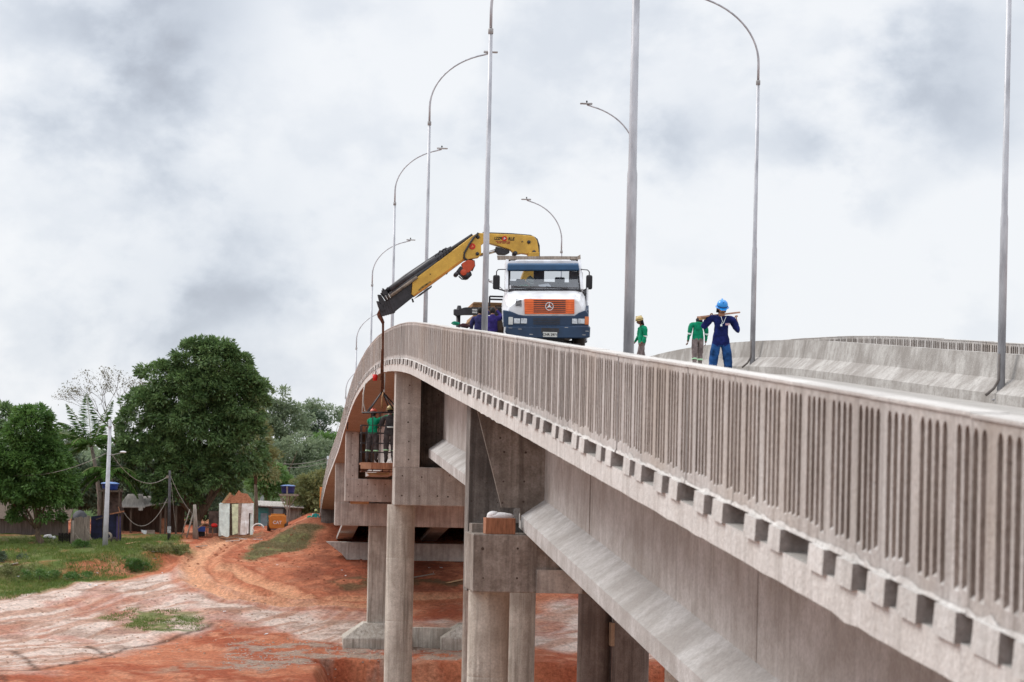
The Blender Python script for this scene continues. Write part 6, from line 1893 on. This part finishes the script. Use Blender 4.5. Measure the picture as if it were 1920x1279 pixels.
for p0, p1, sg_, lb, r_ in cab_:
    mb = MB(); mb.tube(arc(P(*p0), P(*p1), sg_, 12), r_, 5); props(mb.build('cable', WIREG, None), lb, 'cable', 'cables strung between the poles')
b = P(614, 990, 226); r0_ = thing('power_pole', 'thin pale power pole beside the far railing', 'power pole', P(614, 985, 226)); mb = MB(); mb.tube([P(614, 985, 226), P(615, 855, 226)], [.14, .1], 8); mb.build('pole', mat('pole_concrete', (.4, .4, .4)), r0_)
mb = MB(); mb.bar(P(610, 862, 225.9), P(622, 863, 225.9), .1); mb.build('cross_arm', WOODG, r0_)
b = P(491, 985, 222); r0_ = thing('power_pole', 'power pole half hidden by leaves left of the water tank', 'power pole', b); mb = MB(); mb.tube([b, P(491, 850, 222)], [.18, .13], 8); mb.build('pole', mat('pole_concrete', (.4, .4, .4)), r0_)

# open shed
Z = 187; r0_ = thing('open_shed', 'low open shed with a pale sheet roof and dark inside behind the grass', 'shed', P(275, 1008, Z))
mb = MB(); p0, p1, p2, p3 = P(222, 950, Z - .5), P(272, 951, Z - .5), P(268, 926, Z + 2), P(240, 926, Z + 2)
mb.add([p0, p1, p2, p3], [(0, 1, 2, 3)]); mb.add([P(262, 952, Z - .4), P(330, 940, Z - .4), P(330, 928, Z + 2.5), P(268, 932, Z + 2.5)], [(0, 1, 2, 3)])
o = mb.build('roof', ROOFG, r0_); o.modifiers.new('thickness', 'SOLIDIFY').thickness = .06
mb = MB(); wbox(mb, 260, 950, 268, 957, Z - .7, .06); mb.build('roof_patch', ROOFG, r0_)
mb = MB(); wbox(mb, 226, 946, 345, 1006, Z + 3, .1); wbox(mb, 224, 950, 227, 1010, Z, 3.1); mb.build('back_wall', WOODD, r0_)
for px in (244, 300, 309, 329): mb = MB(); wbox(mb, px, 948, px + 2.2, 1010, Z - .2, .1); mb.build('post', WOODD, r0_)
mb = MB(); wbox(mb, 300, 972, 312, 1004, Z + .2, .1); mb.build('brick_infill', BRICK, r0_)
mb = MB(); a = P(278, 1000, 184.5); mb.box(a.x - .5, a.y - .2, a.z + .05, a.x + .45, a.y + .2, a.z + .22, 0); mb.box(a.x - .1, a.y - .22, a.z - .3, a.x + .5, a.y + .22, a.z + .25, 1); mb.add([(a.x - .55, a.y - .25, a.z + .28), (a.x - .1, a.y - .25, a.z + .2), (a.x - .15, a.y - .25, a.z - .15), (a.x - .4, a.y - .25, a.z + .02)], [(0, 1, 2, 3)], mi=0)
o = mb.build('cloth_bench', [SACK, mat('bench_brown', (.28, .21, .17), .9, .25, 4)], None); props(o, 'low brown bench with a white cloth in the grass before the dark shed', 'bench')
for (xx, yy, zz, lb, s_) in ((203, 1005, 177.5, 'pale lump of rubbish at the foot of the water tower', .3), (214, 1014, 177, 'dark tyre shaped rubbish right of the pale lump', .28)):
    c = P(xx, yy, zz); mb = MB(); mb.lathe([(s_ * .5, -.1), (s_, -.08), (s_, .08), (s_ * .5, .1)], c, 12, axis='Y'); props(mb.build('rubbish', WOODG if s_ > .29 else RUBBER, None), lb, 'rubbish')
# dead stump
Zs = 181.5; b = P(367, 1010, Zs); b.z = gz(b.x, b.y) - .1; r0_ = thing('dead_stump', 'pale broken stump in front of the mango trunk', 'stump', b); mb = MB(); mb.tube([b, P(366, 970, Zs), P(365, 946, Zs)], [.24, .15, .11], 8); mb.tube([P(350, 1008, Zs), P(362, 965, Zs)], .07, 6); mb.tube([P(340, 1006, Zs), P(356, 955, Zs)], .04, 5); mb.build('trunk', BARKP, r0_)
# table with basin and blue box
Z = 183.5; r0_ = thing('work_table', 'rough brown timber table between the stump and the ruined house', 'table', P(400, 1006, Z)); zt_ = P(400, 989, Z).z
a, b = P(386, 989, Z), P(413, 989, Z); mb = MB(); mb.box(a.x, a.y - .1, zt_ - .05, b.x, a.y + .8, zt_); mb.build('tabletop', WOODD, r0_)
for px in (388, 399, 411): p_ = P(px, 989, Z); mb = MB(); mb.box(p_.x - .05, p_.y, p_.z - .75, p_.x + .05, p_.y + .09, p_.z - .04); mb.build('leg', WOODR, r0_)
c = P(402, 988.5, Z + .3); mb = MB(); mb.lathe([(0, 0), (.20, 0), (.27, .2), (.25, .2), (.19, .03)], (c.x, c.y, zt_ + .004), 16); mb.lathe([(.27, .2), (.15, .3), (0, .32)], (c.x, c.y, zt_ + .004), 16); props(mb.build('red_basin', mat('red_plastic', (.62, .02, .015), .4, .08), None), 'red plastic basin on the rough timber table', 'basin')
r0_ = thing('blue_cooler', 'blue box on a black stand beside the dead stump', 'box', P(377, 1006, 182.8)); mb = MB(); wbox(mb, 369, 987, 385, 997, 182.8, .5); mb.build('box', TANKB, r0_, bevel=.03); mb = MB(); wbox(mb, 370, 997.2, 384, 1006, 182.9, .4); mb.build('stand', DARKIN, r0_)
mb = MB(); mb.bar(P(372, 990, 182.9), P(391, 974, 182.9), .2, .06); props(mb.build('loose_board', WOODL, None), 'pale board leaning up over the blue box', 'board')
# ruined brick house
Z = 182.5; r0_ = thing('ruined_house', 'half demolished small house with white and green walls and a bare brick gable', 'house', P(445, 1004, Z))
def wp(pts, m, nm, dz=0, d=.2, par=r0_):
    q_ = [(P(x, y, Z + dz).x, P(x, y, Z + dz).z) for x, y in pts]; yy = P(440, 960, Z + dz).y; mb = MB(); mb.prism(q_, yy, yy + d); return mb.build(nm, m, par)
wp([(411, 944), (431, 944), (430, 1004), (427, 1008), (415, 1003), (412, 990)], PLASTM, 'wall')
wp([(435, 945), (447, 945), (446, 1000), (436, 1003)], PLASTG, 'wall', .1)
wp([(430, 944), (436, 944), (436, 1004), (429, 1004)], WOODD, 'wall_gap', .25, .1)
wp([(446, 944), (455, 944), (453, 1003), (446, 1003)], mat('bare_render', (.36, .27, .22), .9, .25, 4), 'wall', .12)
wp([(454, 944), (475, 944), (474, 985), (472, 962), (467, 962), (466, 1000), (458, 1003), (450, 1002)], PLASTW, 'wall', .05)
wp([(413, 946), (474, 946), (472, 1002), (416, 1004)], mat('bare_render', (.36, .27, .22), .9, .25, 4), 'inner_wall', .4, .15)
wp([(420, 943.5), (432, 926), (440, 930), (448, 919), (452, 924), (464, 926), (477, 943.5)], BRICK, 'brick_gable', .15, .25)
wp([(415, 943), (431, 923), (434, 925), (421, 943)], WOODL, 'rafter', -.2, .1)
mb = MB(); a = P(411, 944, Z); mb.box(a.x, a.y + .25, P(440, 1006, Z).z, a.x + .2, a.y + 5, a.z); b = P(475, 944, Z); mb.box(b.x - .2, b.y + .3, P(470, 1003, Z).z, b.x, b.y + 5, b.z); mb.build('side_wall', PLASTM, r0_)
mb = MB(); a = P(392, 944, Z + 4); mb.box(a.x, a.y, P(400, 1000, Z + 4).z, P(412, 980, Z + 4).x, a.y + .15, P(400, 958, Z + 4).z); mb.build('side_lean_to', mat('brown_wall', (.13, .085, .07), .9, .25, 3), r0_)
rgd = random.Random(6)
for i in range(11):
    px = rgd.uniform(428, 494); py = rgd.uniform(992, 1008); g_ = P(px, py, 180.6); g_.z = gz(g_.x, g_.y) + rgd.uniform(.05, .4); ln = rgd.uniform(.6, 1.7); an = rgd.uniform(-.5, .5)
    d_ = Vector((math.cos(an), math.sin(an) * .8, rgd.uniform(-.2, .45))) * ln * .5
    mb = MB(); mb.bar(g_ - d_, g_ + d_, rgd.uniform(.08, .16), .04)
    props(mb.build('debris_board', [WOODG, WOODL, PLASTW, BRICK][i % 4], None), 'broken board in the rubble heap before the ruined house', 'board', 'broken boards in the rubble heap')
mb = MB(); c = P(484, 992, 181.5); ring = [c + Vector((.42 * math.cos(t), 0, .35 * math.sin(t) + .05)) for t in [k * math.pi / 8 for k in range(11)]]; mb.tube(ring, .06, 6); props(mb.build('bent_pipe', PLASTW, None), 'pale bent pipe arching over the rubble heap', 'pipe')
mb = MB(); mb.tube([P(462, 1003, 181.6), P(461, 975, 181.6)], .035, 5); props(mb.build('thin_stake', PLASTW, None), 'thin white stake upright in the rubble heap', 'stake')
# turquoise house with a plank lean-to
Z = 206; r0_ = thing('turquoise_house', 'low turquoise house with a pale sheet roof behind the loader', 'house', P(515, 990, Z))
mb = MB(); wbox(mb, 480, 952, 503, 990, Z, .2); a = P(480, 952, Z); mb.box(a.x, a.y + .2, P(490, 990, Z).z, P(545, 970, Z).x, a.y + 5, P(490, 950, Z).z, 1); mb.build('wall', [TURQ, mat('blue_grey_wall', (.25, .33, .37), .85, .15, 2)], r0_)
mb = MB(); wbox(mb, 489, 962, 501, 989, Z - .05, .06); mb.build('door', mat('pale_blue_door', (.30, .42, .48), .7, .1), r0_)
mb = MB(); mb.add([P(478, 949, Z - .8), P(570, 953, Z - .8), P(566, 944, Z + 3), P(482, 940, Z + 3)], [(0, 1, 2, 3)]); o = mb.build('roof', ROOFG, r0_); o.modifiers.new('thickness', 'SOLIDIFY').thickness = .08
mb = MB()
for k in range(6): px = 541 + k * 4.1; wbox(mb, px, 953, px + 3.2, 990, Z - .4 + (k % 2) * .06, .05)
mb.build('plank_wall', WOODG, r0_)
mb = MB(); wbox(mb, 504, 952, 566, 990, Z + .6, .1); mb.build('dark_inside', DARKIN, r0_)  # near-black sheet stands in for the shade within the house
# second tank
Z = 201; r0_ = thing('tank_stand', 'thin braced timber stand behind the yellow loader', 'tank stand', P(539, 990, Z)); mb = MB(); mb.bar(P(538.5, 990, Z), P(538.5, 912, Z), .13); mb.bar(P(537, 955, Z), P(525, 929, Z), .08); mb.bar(P(540, 955, Z), P(556, 930, Z), .06); mb.bar(P(543, 990, Z + 1), P(543, 928, Z + 1), .1); mb.build('posts', WOODG, r0_)
mb = MB(); wbox(mb, 523, 926, 560, 930, Z - .3, 1.6); mb.build('platform', WOODG, r0_)
c = P(540, 925.5, Z + .55); r0_ = thing('water_tank', 'dark blue round water tank on the thin stand right of the loader', 'water tank', c)
mb = MB(); mb.lathe([(0, 0), (.5, 0), (.54, .2), (.57, .62), (.60, .64), (.58, .66)], c, 20); mb.build('tub', mat('navy_tank', (.02, .03, .13), .45, .1), r0_); mb = MB(); mb.lathe([(.62, .63), (.62, .67), (.4, .72), (0, .75)], c, 20); mb.build('lid', TANKL, r0_)
# skid-steer loader seen from behind
Z = 196; base = P(520.5, 996, Z); base.z = gz(base.x, base.y); s = Z / F
r0_ = thing('skid_loader', 'yellow skid loader seen from behind at the end of the red track', 'loader', base)
def lb_(xl, yt, xr, yb, dz, d, m, nm, par=None, bev=.03): mb = MB(); wbox(mb, xl, yt, xr, yb, Z + dz, d); return mb.build(nm, m, par or r0_, bevel=bev)
body = MB(); p_ = [(P(x, y, Z).x, P(x, y, Z).z) for x, y in ((505, 970), (508, 966), (533, 966), (536.5, 970), (537.5, 986), (534, 991), (507, 991), (504, 986))]; yy = P(520, 980, Z).y; body.prism(p_, yy, yy + 1.9); bd = body.build('body', CATY, r0_, bevel=.04)
pl_ = lb_(511.5, 975, 528.5, 984.5, -.03, .05, STEEL_BLK, 'rear_grille', bd, .01)
a = P(520, 979.8, Z - .06); text('CAT', .36, (a.x, a.y, a.z), PAPER, pl_, bold=.006)
lb_(508, 969, 515, 971.5, -.03, .05, DARKIN, 'vent_panel', bd, .005)
lb_(510, 950.5, 533, 953.5, .3, 1.3, STEEL_BLK, 'cab_roof')
mb = MB()
for px in (511, 531): wbox(mb, px, 953, px + 1.6, 967, Z + .35, .08); wbox(mb, px, 953, px + 1.6, 967, Z + 1.4, .08)
mb.build('cab_frame', STEEL_BLK, r0_)
mb = MB(); wbox(mb, 513, 954, 531, 966, Z + .4, .02); mb.build('rear_window', mat('smoke_glass', (.16, .18, .19), .2, .1, spec=.6), r0_)
lb_(508, 963, 534, 967, .25, .15, CATY, 'engine_deck', None, .02)
for px in (501.2, 533.6):
    for dz in (.35, 1.45):
        c = P(px + 3.3, 986, Z + dz); mb = MB(); mb.lathe([(.2, -.15), (.36, -.15), (.40, -.1), (.40, .1), (.36, .15), (.2, .15)], (c.x, c.y, base.z + .40), 18, axis='X'); mb.lathe([(0, -.1), (.2, -.1), (.2, .1), (0, .1)], (c.x, c.y, base.z + .40), 12, axis='X'); mb.build('wheel', RUBBER, r0_)
for px in (505, 535.5):
    mb = MB(); mb.bar(P(px, 968, Z + .1), P(px, 974, Z + 2.2), .12, .2); mb.build('lift_arm', CATY, r0_)
mb = MB(); wbox(mb, 506, 985, 536, 995, Z + 2.3, .7); mb.build('bucket', STEEL_GRY, r0_)
a = P(599.5, 912, 191); mb = MB(); wbox(mb, 600, 913, 606, 952, 191, .08); props(mb.build('orange_panel', mat('orange_board', (.62, .24, .07), .8, .15), None), 'upright orange board just left of the far railing end', 'board')
# boards and litter lying about
for (x0, y0, x1, y1, m, lb) in ((775, 1086, 813, 1078, WOODG, 'grey plank lying on the red slope under the bridge'), (838, 1096, 874, 1088, WOODL, 'pale plank lying on the red slope, right of the grey plank'), (238, 1023, 262, 1018, WOODL, 'pale plank lying in the grass before the shed'),
                                (0, 1068, 34, 1060, WOODG, 'grey plank on the bank near the left edge'), (365, 1027, 388, 1026, WOODG, 'dark plank lying on the red track near the table'), (285, 1038, 310, 1036, WOODG, 'weathered plank lying by the rounded shrub')):
    p0, p1 = G(x0, y0), G(x1, y1); mb = MB(); mb.bar(p0 + Vector((0, 0, .08)), p1 + Vector((0, 0, .08)), .22, .05); props(mb.build('loose_plank', m, None), lb, 'plank')
rgl = random.Random(12)
for (x, y) in ((190, 1052), (212, 1058), (183, 1075), (290, 1052), (305, 1075), (170, 1098), (310, 1146), (315, 1182), (403, 1012), (420, 1150), (520, 1060), (560, 1065), (640, 1070), (648, 1080), (805, 1066), (827, 1067), (815, 1074), (390, 1155), (500, 1190), (180, 1100), (32, 1082), (250, 1032)):
    g_ = G(x, y); r_ = rgl.uniform(.07, .14); mb = MB()
    mb.add([g_ + Vector((rgl.uniform(-1, 1) * r_ * 1.5, rgl.uniform(-1, 1) * r_, rgl.uniform(.0, .9) * r_)) for _ in range(5)], [(0, 1, 2), (0, 2, 3), (1, 2, 4), (0, 1, 4), (2, 3, 4)])
    props(mb.build('litter', SACK, None), 'scrap of white litter on the ground', 'litter', 'scraps of white litter')
